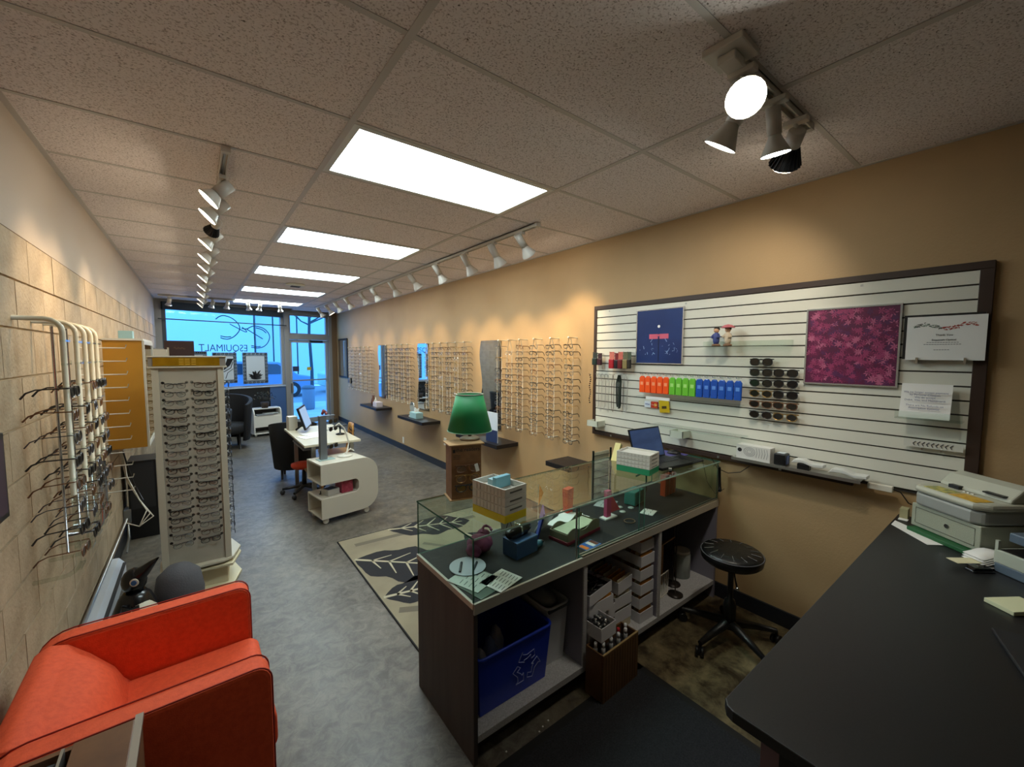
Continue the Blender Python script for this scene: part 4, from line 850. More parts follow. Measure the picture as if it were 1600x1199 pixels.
# penguin statue and grey cushion behind the orange chair
t = thing('penguin_statue', 'black penguin statue with bow tie and blue eye behind orange chair', 'statue', (-.325, 3.05, 0), math.radians(-25)); t.scale = (.95, .95, .97); PB = M('glossy black paint', '0e0f12', .22); PW = M('cream white paint', 'cfc9b4', .4)
q = MB(); q.lathe([(.07, 0), (.11, .04), (.125, .14), (.11, .26), (.075, .35), (.05, .38)], PB, 20); q.ball((0, 0, .44), (.06, .06, .075), PB, 16); q.tube([(.0, -.06, .33), (0, -.12, .22), (0, -.13, .08)], [.03, .035, .012], PB, 8); q.build('body', t)
q = MB(); q.ball((.045, -.03, .19), (.09, .10, .15), PW, 14); q.build('belly', t)
q = MB(); q.tube([(.01, -.0, .46), (.06, -.0, .50), (.10, -.0, .54), (.13, 0, .565)], [.048, .030, .016, .004], PB, 10); q.build('beak', t)
q = MB(); q.lathe([(.022, 0), (.022, .006)], OFFW, 14, Tm((.035, -.055, .455), rx=PI/2)); q.lathe([(.014, 0), (.014, .006)], M('blue eye', '2c5a9c', .2), 12, Tm((.035, -.060, .455), rx=PI/2)); q.build('eye', t)
q = MB(); q.prism([(-.04, -.022), (0, -.006), (.04, -.022), (.04, .022), (0, .006), (-.04, .022)], -.13, -.12, PB, 'y', Tm((.05, .0, .335))); q.build('bow_tie', t)
q = MB(); q.ball((.0, -.02, .012), (.13, .14, .02), M('orange feet', 'b5832c', .5), 12); q.build('feet', t)
t = thing('pouf', 'dark grey rounded pouf between penguin statue and tower base', 'pouf', (-.14, 3.27, 0)); PFm = M('dark grey felt', '55555a', .9, bump=.2, bscale=120); q = MB(); q.lathe([(.06, 0), (.105, .02), (.125, .1), (.128, .2), (.11, .31), (.06, .36), (.0, .372)], PFm, 24); q.build('cushion', t)

# ================================================================== ORANGE ARMCHAIR (faces +X)
OR = M('orange red upholstery', 'ee5c32', .75, noise=(60, 'e2532c', .5), bump=.15, bscale=220); SEAM = M('dark red seam', '9a2616', .8)
t = thing('armchair', 'orange-red upholstered tub armchair facing right', 'armchair', (-.17, 1.87, 0), math.radians(1))
def rounded(x0, x1, z0, z1, r, n=5):
    pts = []
    for cx, cz, a in ((x1-r[1], z0+r[1], -PI/2), (x1-r[2], z1-r[2], 0), (x0+r[3], z1-r[3], PI/2), (x0+r[0], z0+r[0], PI)):
        rr = {(-PI/2): r[1], 0: r[2], PI/2: r[3], PI: r[0]}[a]; cx = {(-PI/2): x1-r[1], 0: x1-r[2], PI/2: x0+r[3], PI: x0+r[0]}[a]; cz = {(-PI/2): z0+r[1], 0: z1-r[2], PI/2: z1-r[3], PI: z0+r[0]}[a]
        for i in range(n+1): th = a+PI/2*i/n; pts.append((cx+rr*math.cos(th), cz+rr*math.sin(th)))
    return pts
for nm, y0, y1 in (('arm', -.34, -.255), ('arm', .255, .34)):
    q = MB(); q.prism(rounded(-.335, .325, .10, .655, (.02, .02, .05, .10)), y0, y1, OR, 'y'); o = q.build(nm, t, bevel=.012)
    for yy in (y0+.004, y1-.004):
        q = MB(); pts = [(x, yy, z) for x, z in rounded(-.333, .326, .10, .657, (.02, .02, .05, .10))]; q.tube([p_ for p_ in pts], .0028, SEAM, 5, closed=True); q.build('piping', o)
q = MB(); prof = [(-.335, .10), (-.335, .58), (-.32, .635), (-.28, .655), (-.235, .64), (-.18, .58), (-.12, .50), (-.085, .42), (-.085, .10)]; q.prism(prof, -.257, .257, OR, 'y', smooth=True); q.build('backrest', t, bevel=.012)
# bulging back cushion
q = MB(); nu, nv = 10, 12; vs = []
for i in range(nu+1):
    for j in range(nv+1):
        u = i/nu; v = -1+2*j/nv; bul = (1-v**4)*.045*math.sin(PI*min(1, u*1.05)); x = -.27+.20*u+bul; z = .645-.24*u**1.15+bul*.7; vs.append((x, v*.252, z))
fs = [(i*(nv+1)+j, i*(nv+1)+j+1, (i+1)*(nv+1)+j+1, (i+1)*(nv+1)+j) for i in range(nu) for j in range(nv)]
q.add(vs, [f[::-1] for f in fs], OR, True); o = q.build('back_cushion', t); md = o.modifiers.new('s', 'SOLIDIFY'); md.thickness = .03; md.offset = -1
q = MB(); q.prism(rounded(-.14, .35, .27, .425, (.03, .03, .045, .02)), -.252, .252, OR, 'y', smooth=True); q.build('seat', t, bevel=.018)
part(t, 'seat_base', OR, (-.30, .315, -.252, .252, .10, .27), bevel=.01)
for x in (-.28, .28):
    for y in (-.28, .28): q = MB(); q.lathe([(.018, 0), (.022, .10)], ALU, 12, Tm((x, y, 0))); q.build('leg', t)

# low cabinet with files at the bottom left corner
t = thing('file_cabinet', 'wooden file cabinet with metal trim in the bottom left corner', 'cabinet', (-.335, 1.12, 0)); WD = M('brown wood grain', '7a5234', .5, noise=(12, '64412a', .8, (1, 1, 6)))
part(t, 'body', DKGREY, (-.20, .165, -.34, .34, .0, .60)); part(t, 'side_panel', WD, (.166, .178, -.34, .34, 0, .70)); part(t, 'side_panel', WD, (-.215, -.203, -.34, .34, 0, .70))
part(t, 'metal_trim', ALU, (.165, .182, -.345, .345, .70, .712)); part(t, 'back_panel', WD, (-.20, .165, .325, .34, .60, .70)); part(t, 'top_board', WD, (.05, .165, -.34, .325, .60, .715), bevel=.002)
part(t, 'divider', ALU, (-.09, -.084, -.33, .32, .60, .72)); part(t, 'divider', ALU, (.03, .036, -.33, .32, .60, .715))
t = thing('binder', 'dark grey binder standing in the bottom left cabinet', 'binder', (-.365, 1.12, .601)); part(t, 'cover', M('slate binder', '3a4048', .6), (-.04, .055, -.3, .3, 0, .10), bevel=.004); part(t, 'pages', PAPER, (-.03, .045, -.29, .302, .02, .08))
t = thing('paper_sheet', 'patterned white paper sheets in the bottom left corner', 'paper', (-.478, 1.25, .601)); part(t, 'sheet', PAPER, (-.05, .045, -.20, .20, 0, .135)); q = MB()
for i in range(12): q.tube([(-.04, -.18+i*.03, .1355), (-.0, -.17+i*.03, .1358), (.04, -.185+i*.03, .1355)], .0012, M('grey print line', '8a8c8e', .6), 4)
q.build('printed_pattern', t)

# ================================================================== DISPLAY COUNTER
CX0, CX1, CY0, CY1, DECK, GT_ = .842, 2.84, 1.345, 1.872, .70, .972
WEN = M('dark woodgrain laminate', '4a4340', .55, noise=(20, '383130', .8, (1, 1, .12))); STRIP = M('pale counter trim', 'bdbab0', .4, .3); SPK = M('speckled grey laminate', 'a8a7a9', .5, noise=(180, 'c2c1c3', .4)); DIVM = M('mauve grey laminate', '7c7a88', .5)
t = thing('display_counter', 'long glass-topped display counter with open shelves', 'display counter', ((CX0+CX1)/2, CY0, 0)); dc = t; hx = (CX1-CX0)/2; dy = CY1-CY0
def X(x): return x-(CX0+CX1)/2
part(t, 'end_panel', WEN, (-hx, -hx+.02, 0, dy, .0, DECK-.02), bevel=.001, label='dark woodgrain left end panel'); part(t, 'end_panel', DIVM, (hx-.02, hx, 0, dy, .0, DECK-.02)); part(t, 'back_panel', WEN, (-hx+.02, hx-.02, dy-.012, dy, .0, DECK-.02))
part(t, 'deck', M('black deck felt', '1c1c1e', .8), (-hx+.008, hx-.008, .006, dy-.006, DECK-.02, DECK)); part(t, 'front_trim', STRIP, (-hx, hx, -.006, .006, DECK-.045, DECK+.002), bevel=.002)
part(t, 'end_trim', STRIP, (-hx-.004, -hx+.008, 0, dy, DECK-.022, DECK+.002)); part(t, 'floor_shelf', SPK, (-hx+.02, hx-.02, .004, dy-.012, .105, .125)); part(t, 'shelf_edge', SPK, (-hx+.02, hx-.02, 0, .004, .095, .125)); part(t, 'kick_board', M('kick board', '2a2420', .6), (-hx+.02, hx-.02, .06, .075, 0, .105))
for x in (1.50, 2.15): part(t, 'divider', DIVM, (X(x)-.012, X(x)+.012, .008, dy-.012, .125, DECK-.02)); part(t, 'divider_edge', SPK, (X(x)-.012, X(x)+.012, 0, .008, .125, DECK-.045))
part(t, 'sliding_track', ALU, (X(1.47), hx-.01, -.004, .004, DECK+.002, DECK+.012), (X(1.47), hx-.01, .016, .022, DECK, DECK+.012)); 
def pane(nm, x0, x1, y0, y1, z0, z1, ax):
    """one glass sheet; its thin edges are polished green"""
    q = MB(); q.box(x0, x1, y0, y1, z0, z1, CASEGL); base = q.m[:]; gi_ = q.mi(GEDGE); pairs = {'x': (0, 1, 2, 3), 'y': (0, 1, 4, 5), 'z': (2, 3, 4, 5)}[ax]
    for f in pairs: q.m[f] = gi_
    return q.build(nm, dc)
pane('glass_top', -hx, hx, -.003, dy+.003, GT_-.008, GT_, 'z'); pane('glass_end', -hx, -hx+.006, .004, dy-.004, DECK, GT_-.0085, 'x'); pane('glass_end', hx-.006, hx, .004, dy-.004, DECK, GT_-.0085, 'x'); pane('glass_back', -hx+.007, hx-.007, dy-.006, dy, DECK, GT_-.0085, 'y')
pane('glass_front', -hx+.002, X(1.455), .006, .012, DECK, GT_-.0085, 'y'); pane('sliding_door', X(1.44), X(2.00), .012, .017, DECK+.004, GT_-.0085, 'y'); pane('sliding_door', X(1.94), hx-.012, .004, .009, DECK+.004, GT_-.0085, 'y')
q = MB(); q.box(X(1.44)-.006, X(1.44), .005, .012, DECK+.004, GT_-.009, ALU); q.build('door_edge', dc)
part(dc, 'top_edge_reflection', REFLEDGE, (-hx, hx, -.0045, -.003, GT_-.008, GT_))  # pale strip paints the light reflected along the glass top's front edge
# --- on the deck
z0 = DECK+.001
def sheet(name, label, cat, x, y, z, w, d, rz, m, th=.0012, deco=None):
    t = thing(name, label, cat, (x, y, z), rz); part(t, 'sheet', m, (-w/2, w/2, -d/2, d/2, 0, th))
    if deco: deco(t, th)
    return t
CHART = M('pale green chart card', 'b9c4bc', .5); CHINK = M('chart print', '3f4a50', .6)
def chart(rows):
    def f(t, th):
        q = MB()
        for r in range(rows):
            for c in range(3): q.tube([(-.06+.045*c, -.05+r*.1/rows, th), (-.03+.045*c, -.045+r*.1/rows, th)], .0016, CHINK, 4)
        tag(q.build('printed_marks', t), None, None, kind='stuff')
    return f
sheet('frame_chart', 'pale green chart card lying lowest in the counter corner', 'chart card', .95, 1.44, z0, .17, .15, .2, M('dark green card', '4f6258', .5), .003)
sheet('frame_chart', 'pale chart card with short printed marks, near the left glass', 'chart card', .935, 1.50, z0+.0045, .15, .17, .35, CHART, .002, chart(4))
sheet('frame_chart', 'white chart card with rows of curved black shapes', 'chart card', 1.03, 1.415, z0+.0045, .15, .12, .25, PAPER, .002, chart(6))
t = thing('pd_ruler', 'round clear plastic gauge disc in the counter corner', 'gauge', (.97, 1.60, z0)); q = MB(); q.lathe([(.085, .008), (.085, .012)], M('pale plastic disc', 'b8c2cc', .3), 28); q.build('disc', t); q = MB(); q.tube([(-.06, -.03, .014), (-.01, .04, .014)], .006, CHINK, 6); q.tube([(.0, -.05, .014), (.05, .0, .014)], .006, CHINK, 6); q.build('markers', t)
t = thing('fabric_pouch', 'crumpled magenta fabric pouch in the display case', 'pouch', (1.10, 1.70, z0), .3); MG = M('magenta velvet', '7e3a5e', .8, noise=(18, '5c2846', .8)); q = MB(); q.ball((0, 0, .045), (.075, .06, .045), MG, 18); q.ball((.05, .02, .07), (.04, .035, .03), MG, 12); q.ball((-.055, -.01, .035), (.035, .045, .034), MG, 12); q.tube([(.02, .0, .095), (.05, .02, .12), (.08, .0, .11), (.06, -.03, .10)], .007, MG, 6); o = q.build('pouch', t)
dtx = bpy.data.textures.new('wrinkle', 'CLOUDS'); dtx.noise_scale = .035; sb = o.modifiers.new('s', 'SUBSURF'); sb.levels = 1; sb.render_levels = 1; dm = o.modifiers.new('d', 'DISPLACE'); dm.texture = dtx; dm.strength = .02; dm.mid_level = .5
t = thing('case_box', 'blue rectangular box under the black glasses case', 'box', (1.265, 1.575, z0), .12); part(t, 'carton', M('slate blue card', '33507a', .5), (-.075, .075, -.05, .05, 0, .085), bevel=.002); part(t, 'lid_edge', M('pale blue edge', '5e7ea6', .5), (-.076, .076, -.051, -.049, .078, .084))
t = thing('glasses_case', 'shiny black rounded glasses case with silver band', 'glasses case', (1.255, 1.58, z0+.0865), .18); q = MB(); q.tube([(-.088, 0, .03), (-.075, 0, .03), (-.05, 0, .03), (.05, 0, .03), (.075, 0, .03), (.088, 0, .03)], [.008, .022, .03, .03, .022, .008], M('glossy black case', '101012', .15), 16); q.build('shell', t); q = MB(); q.tube([(-.006, 0, .03), (.006, 0, .03)], .0306, CHROME, 16); q.build('band', t)
t = thing('lens_spray', 'small dark bottle lying beside the blue box', 'bottle', (1.37, 1.56, z0), .3); q = MB(); q.tube([(-.03, 0, .018), (.02, 0, .018)], .018, M('teal bottle', '2e5c6c', .3), 12); q.tube([(.02, 0, .018), (.04, 0, .018)], .011, BLACK, 10); q.build('bottle_body', t)
t = thing('folder', 'deep blue card folder standing in the display case', 'folder', (1.45, 1.66, z0), .9); q = MB(); q.prism([(-.04, 0), (.05, 0), (.09, .15), (-.05, .15)], -.004, .004, M('royal blue card', '2c3a8e', .5), 'y', Tm((0, 0, 0), rx=.25)); q.build('card', t)
t = thing('small_poster', 'small grey poster card standing near the back glass', 'card', (1.36, 1.80, z0), .1); q = MB(); q.box(-.05, .05, -.002, .002, 0, .12, M('grey poster card', '8f9492', .5), Tm((0, 0, 0), rx=-.15)); q.tube([(-.02, -.004, .03), (0, -.006, .08), (.02, -.004, .03)], .003, INK, 4); q.build('card', t)
t = thing('wavy_tray', 'grey and maroon tray with a wavy paper lining', 'tray', (1.64, 1.555, z0), .12)
part(t, 'tray_base', M('maroon card', '6a1a2c', .5), (-.15, .15, -.065, .065, 0, .018), bevel=.002)
OL = M('olive grey card', '6e6c54', .6)
for yy in (-.06, .06):
    q = MB(); q.prism([(-.145, .018), (.145, .018)] + [(.145-.29*i/14, .062+.016*math.sin(i/14*3*PI+(.6 if yy > 0 else 0))) for i in range(15)], yy-.002, yy+.002, OL, 'y'); q.build('wavy_side', t)
part(t, 'tray_end', OL, (-.147, -.143, -.058, .058, .018, .055), (.143, .147, -.058, .058, .018, .055)); q = MB(); q.box(-.13, .13, -.05, .05, .05, .054, M('pale green paper', 'b4bca0', .7)); q.build('paper_lining', t)
t = thing('sunglasses_pile', 'pile of loose white paper sheets behind the wavy tray', 'paper', (1.74, 1.72, z0), .3); part(t, 'sheet', PAPER, (-.13, .13, -.09, .07, 0, .004)); q = MB(); q.box(-.1, .12, -.08, .06, .006, .008, PAPER, Tm((0, 0, 0), rz=.3)); q.build('sheet', t)
t = thing('paper_fan', 'white curled papers standing left of the wavy tray', 'paper', (1.53, 1.72, z0+.004), .2); q = MB(); q.prism([(-.06, 0), (.05, 0), (.08, .08), (.0, .1), (-.05, .08)], -.003, .003, PAPER, 'y', Tm((0, 0, 0), rx=.5)); q.build('sheet', t)
def flat_colour(t, th):
    q = MB()
    for i, c in enumerate(('e07a30', '2c66b4', 'd8d8d8', '6a3c2c')): q.box(-.055+.028*i, -.028+.028*i, -.025, .028, th, th+.0008, M('magazine '+c, c, .4))
    q.build('print', t)
sheet('leaflet', 'colourful orange and blue leaflet in front of the wavy tray', 'leaflet', 1.60, 1.415, z0, .12, .07, .1, M('leaflet blue', '3c6cae', .4), .002, flat_colour)
t = thing('gift_stand', 'magenta and pink upright card stand in the display case', 'card stand', (1.97, 1.60, z0)); q = MB(); PKM = M('magenta stripe card', 'b0406c', .5); q.box(-.02, .02, -.012, .012, 0, .17, PKM); q.prism([(.02, .03), (.11, .03), (.02, .15)], -.01, .0, M('rose red card', 'b84450', .5), 'y'); q.build('stand', t); part(t, 'foot', M('white foot', 'd8dad8', .5), (-.05, .06, -.03, .02, 0, .008))
t = thing('bracelet', 'thin brown bracelet lying on the black deck', 'bracelet', (2.03, 1.48, z0)); q = MB(); q.tube([(.035*math.cos(a), .03*math.sin(a), .003) for a in [2*PI*i/20 for i in range(20)]], .0028, M('bracelet brown', '7a6048', .4), 5, closed=True); q.build('ring', t)
t = thing('glasses_case', 'teal box-shaped glasses case in the display case', 'glasses case', (2.32, 1.66, z0), .2); part(t, 'shell', M('teal leatherette', '2f7c72', .5), (-.07, .07, -.04, .04, 0, .09), bevel=.006)
sheet('leaflet', 'grey white leaflet lying in front of the teal case', 'leaflet', 2.25, 1.50, z0, .10, .08, .3, PAPER, .001, chart(3))
sheet('leaflet', 'grey photo leaflet lying behind the magenta stand', 'leaflet', 2.15, 1.76, z0, .16, .12, .4, M('grey photo paper', 'a4aaaa', .5), .002, chart(3))
for i, (x, y) in enumerate(((2.08, 1.66), (2.12, 1.60), (2.17, 1.66), (2.22, 1.61))):
    t = thing('lens_sample', 'small pale lens sample disc near the teal case, %s from the left' % ORD[i], 'lens', (x, y, z0), 0, 'lens sample discs in the display case'); q = MB(); q.lathe([(.02, 0), (.02, .004), (.01, .008)], M('pale lens', 'a8b0a8', .2), 14); q.build('disc', t)
t = thing('pouch_stand', 'orange red pouches standing at the right end of the case', 'pouch stand', (2.66, 1.62, z0), .1); q = MB()
for i in range(4): q.box(-.075+i*.042, -.04+i*.042, -.02, .02, .0, .15, M('dim orange vinyl', 'b8421e', .4)); q.box(-.065+i*.042, -.05+i*.042, -.004, .004, .15, .175, ACRYL)
q.build('pouches', t, bevel=.003)
t = thing('wire_loop', 'dark bent metal hoop stand beside the teal glasses case', 'stand', (2.50, 1.72, z0), .3); q = MB(); q.tube([(-.14, 0, .17), (.02, 0, .16), (.08, 0, .12), (.09, 0, .0)], .006, M('bronze hoop', '3c342c', .4, .5), 8); q.build('hoop', t)
t = thing('pennant', 'small orange and yellow flag card behind the counter top glass', 'flag', (1.58, 1.80, z0), .4); q = MB(); q.prism([(0, .10), (.07, .16), (.02, .22)], -.001, .001, M('orange yellow card', 'd88a28', .5), 'y'); q.tube([(0, 0, 0), (0, 0, .23)], .002, OFFW, 5); q.build('card', t)
t = thing('gift_bag', 'small red translucent bag standing near the back of the case', 'bag', (1.83, 1.80, z0), .2); q = MB(); q.taper(-.035, .035, -.02, .02, 0, .16, .8, M('coral red film', 'c84a3c', .35)); q.build('bag', t)
# --- on the glass top
zt = GT_+.001
def basket(label, corner, ang, w, d, h, bandm, n, band=.035):
    t = thing('tray_stack', label, 'trays', (corner.x, corner.y, zt), ang); WB = M('white ribbed plastic', 'cfcdc4', .5); hh = (h-band)/n
    q = MB(); q.box(0, w, 0, d, 0, band, bandm); q.build('band_tray', t, bevel=.002)
    for i in range(n):
        z = band+i*hh; q = MB()
        if i == n-1: q.box(0, w, 0, .006, z, z+hh, WB); q.box(0, w, d-.006, d, z, z+hh, WB); q.box(0, .006, .006, d-.006, z, z+hh, WB); q.box(w-.006, w, .006, d-.006, z, z+hh, WB); q.box(.006, w-.006, .006, d-.006, z, z+.01, WB)
        else: q.box(0, w, 0, d, z+.001, z+hh-.001, WB)
        o = q.build('tray', t, bevel=.0015)
        part(o, 'slot', M('tray slot shadow grey', '6a6860', .6), (w*.22, w*.78, -.0012, 0, z+hh*.42, z+hh*.6))
        part(o, 'rib', M('tray rib', 'bcb9ae', .5), *[(-.0012, 0, .02+k*(d-.03)/8, .026+k*(d-.03)/8, z+.004, z+hh-.004) for k in range(8)])
    return t
c = Vector((1.022, 1.378, 0)); bt = basket('stack of white ribbed trays with yellow bottom band on the counter', c, math.radians(8), .135, .215, .150, M('yellow tray plastic', 'd8c21c', .45), 3)
t = thing('card_pack', 'pale blue card packs standing in the yellow-banded tray stack', 'card pack', (1.085, 1.49, zt+.125), math.radians(8)); part(t, 'pack', M('sky blue card', '7ab8cc', .4), (-.045, .045, -.012, .012, 0, .05)); part(t, 'pack', M('light blue card', 'a4ccd8', .4), (-.04, .05, .016, .05, 0, .035))
c = Vector((2.13, 1.42, 0)); basket('stack of white ribbed trays with green bottom band on the counter', c, math.radians(12), .15, .215, .125, M('green tray plastic', '1e8a5c', .45), 4, .036)
t = thing('readers_box', 'brown cardboard reading-glasses display box on the counter', 'display box', (1.065, 1.80, zt), math.radians(-14)); KR = M('kraft board', '8a6440', .75, noise=(25, '7a5636', .6)); DKI = M('dark box inside', '2a1a14', .8)
part(t, 'front_panel', KR, (-.075, .080, -.055, -.05, .005, .275)); part(t, 'side_panel', KR, (-.075, -.070, -.05, .055, .005, .275)); part(t, 'back_panel', KR, (-.07, .080, .05, .055, .005, .275)); part(t, 'inner_board', DKI, (-.068, .04, -.048, .048, .006, .272)); part(t, 'top_lid', M('kraft lid', 'b08a5c', .7), (-.088, .095, -.066, .066, .275, .281)); part(t, 'bottom_board', M('kraft lid', 'b08a5c', .7), (-.085, .08, -.062, .058, 0, .005))
part(t, 'sleeve', M('cream sleeve', 'c9b892', .6), (.045, .078, -.048, -.01, .01, .17), (.045, .078, .0, .048, .01, .13))
text('the readers', .027, INK, t, (.010, -.0555, .252), (1, 0, 0), (0, 0, 1)); q = MB(); q.box(-.068, -.055, -.0556, -.055, .240, .256, INK)
for z in (.224, .216, .208): q.box(-.066, -.03, -.0556, -.055, z, z+.0025, M('brown print', '3c2818', .6))
q.build('fine_print', t)
RG = [glasses_parts(0, M('tortoise frame', '6a4526'), LENS, r=.0028, w=.05, h=.036, fold=True, n=14), glasses_parts(1, M('gold wire frame'), LENS, r=.0018, w=.05, h=.04, fold=True, n=14), glasses_parts(2, M('black frame acetate'), LENS, r=.0028, w=.05, h=.034, fold=True, n=14)]
RGm = [(a.mesh('frame'), b_.mesh('lens'), [x.mesh('temple') for x in ts]) for a, b_, ts in RG]
for i, (z, k) in enumerate(((.175, 0), (.125, 1), (.075, 2))):
    s = sunglasses(['dark tortoise reading glasses topmost on the brown display box', 'gold wire reading glasses in the middle of the brown display box', 'black reading glasses lowest on the brown display box'][i], Matrix.Translation((1.065, 1.80, zt)) @ Matrix.Rotation(math.radians(-14), 4, 'Z') @ Matrix.Translation((.002, -.079, z)), k, 'reading glasses on the brown display box', RGm, 'eyeglasses'); s['category'] = 'eyeglasses'
t = thing('price_tag', 'white price tag on the brown display box glasses', 'tag', (1.065, 1.80, zt), math.radians(-14)); q = MB(); q.box(-.009, .009, -.0005, .0005, 0, .04, PAPER, Tm((.052, -.085, .145), ry=-.25)); q.build('tag', t)
# green lamp
lx, ly_ = 1.125, 1.83; zl = zt+.282
t = thing('table_lamp', 'table lamp with green tapered shade on the display box', 'table lamp', (lx, ly_, zl)); LW = M('lamp wood', '6e3c24', .4)
q = MB(); q.lathe([(.052, 0), (.052, .008), (.04, .014), (.012, .018)], M('lamp base beige', 'a08a72', .5), 24); q.build('base', t); q = MB(); q.lathe([(.010, .016), (.011, .04), (.009, .06), (.009, .12)], LW, 14); q.build('stem', t)
GRN = M('green paper shade', '1c9052', .55); q = MB(); q.lathe([(.116, .048), (.070, .238)], GRN, 36, cap=False); o = q.build('lamp_shade', t); md = o.modifiers.new('s', 'SOLIDIFY'); md.thickness = .0015
q = MB(); q.tube([(.070*math.cos(a), .070*math.sin(a), .238) for a in [2*PI*i/36 for i in range(36)]], .0025, M('cream rim', 'b8bca4', .5), 5, closed=True); q.tube([(.116*math.cos(a), .116*math.sin(a), .048) for a in [2*PI*i/36 for i in range(36)]], .002, M('pale rim', '86b89a', .5), 5, closed=True); q.build('rim', t); q = MB(); q.tube([(-.07, 0, .235), (0, 0, .225), (.07, 0, .235)], .002, BLACK, 5); q.tube([(0, 0, .12), (0, 0, .226)], .003, BLACK, 5); q.build('harp', t)
# laptop
t = thing('laptop', 'open dark laptop with blue lit screen on the counter', 'laptop', (2.455, 1.53, zt), math.radians(-6)); part(t, 'keyboard_base', BLACK, (-.155, .155, -.11, .11, 0, .018), bevel=.003)
q = MB()
for r in range(5):
    for c_ in range(13): q.box(-.14+c_*.0215, -.122+c_*.0215, -.02+r*.022, -.002+r*.022, .018, .020, DKGREY)
q.build('keys', t); LT = Matrix.Translation((0, .108, .014)) @ Matrix.Rotation(-.32, 4, 'X'); q = MB(); q.box(-.155, .155, 0, .008, 0, .215, BLACK); lid = q.build('lid', t, T=LT, bevel=.002)
SCRM = M('laptop wallpaper', '182440', .3, emit=.22, ecol='2c4068', noise=(3, '34486c', .5, (1, 1, 4))); q = MB(); q.box(-.145, .145, -.001, 0, .012, .205, SCRM); q.build('screen', lid)
t = thing('desk_pad', 'black keyboard pad right of the laptop on the counter', 'pad', (2.655, 1.50, zt), -.05); part(t, 'pad', DKGREY, (-.07, .09, -.09, .10, 0, .01), bevel=.002)
q = MB()
for r in range(6):
    for c_ in range(6): q.box(-.062+c_*.024, -.042+c_*.024, -.08+r*.028, -.058+r*.028, .01, .013, BLACK)
q.build('keys', t)
t = thing('leaflet', 'purple leaflet at the right end of the counter top', 'leaflet', (2.74, 1.66, zt), .1); part(t, 'sheet', M('purple print', '5a5498', .4), (-.09, .08, -.10, .10, 0, .003)); 
t = thing('paper_slip', 'white paper slip leaning near the slat wall on the counter', 'paper', (2.70, 1.79, zt), .2); part(t, 'sheet', PAPER, (-.05, .07, -.02, .05, 0, .003))
t = thing('computer_mouse', 'black computer mouse on the purple leaflet', 'mouse', (2.76, 1.64, zt+.0035), .4); q = MB(); q.ball((0, 0, .0), (.03, .05, .028), BLACK, 14); o = q.build('shell', t); 
for v in o.data.vertices: v.co.z = max(0, v.co.z)
t = thing('usb_dongle', 'small black and white dongle beside the green tray stack', 'dongle', (2.33, 1.405, zt), .6); part(t, 'case', BLACK, (-.03, .03, -.008, .008, 0, .012), bevel=.002); part(t, 'cap', OFFW, (.02, .034, -.009, .009, 0, .013))
t = thing('hanging_scanner', 'black handset hanging at the right front counter corner', 'handset', (2.80, 1.325, .78)); q = MB(); q.tube([(0, 0, .16), (.003, 0, .10), (.006, -.003, .03), (.0, -.01, .0), (-.015, -.012, .0)], [.009, .010, .010, .012, .009], BLACK, 8); q.build('handle', t); q = MB(); q.tube([(0, 0, .16), (.01, .03, .18), (.02, .05, .15)], .002, BLACK, 5); q.build('cord', t)
# folded paper bag and plastic bag behind
t = thing('paper_bundle', 'yellow striped paper bundle standing behind the counter left of laptop', 'paper', (2.30, 1.80, zt), .3); q = MB(); q.prism([(-.05, 0), (.03, 0), (.06, .09), (.03, .11)], -.02, .02, M('pale yellow paper', 'd8cc86', .6), 'y'); q.box(-.03, .01, -.022, -.02, .02, .04, M('green stripe', '8ab45a', .5)); q.build('sheet', t)
t = thing('plastic_bag', 'crumpled clear plastic bag behind the laptop screen', 'bag', (2.52, 1.80, zt), 0); q = MB(); q.ball((0, 0, .045), (.05, .035, .045), M('milky film', 'c6cad2', .25, alpha=.75), 12); q.tube([(0, 0, .08), (.0, .0, .11), (-.02, 0, .13)], [.02, .01, .025], MATS['milky film'], 8); o = q.build('bag', t); dm = o.modifiers.new('d', 'DISPLACE'); dm.texture = dtx; dm.strength = .03
# wire grid stand behind the counter
t = thing('wire_grid', 'white grid panel with dark bars standing behind the counter', 'grid panel', (2.30, 1.93, 0), 0); q = MB(); 
for x in (-.09, .10): q.tube([(x, 0, 0), (x, 0, 1.02)], .008, M('grid bar dark', '3c4038', .5), 6)
q.build('upright', t); q = MB()
for i in range(9): q.tube([(-.09, 0, .98-i*.055), (.10, 0, .98-i*.055)], .003, MATS['grid bar dark'], 5)
q.build('cross_bars', t); part(t, 'back_sheet', M('pale back sheet', 'c8c9b8', .6), (-.085, .095, .012, .016, .3, 1.0)); part(t, 'foot', MATS['grid bar dark'], (-.1, -.08, -.05, .12, 0, .01), (.09, .11, -.05, .12, 0, .01))
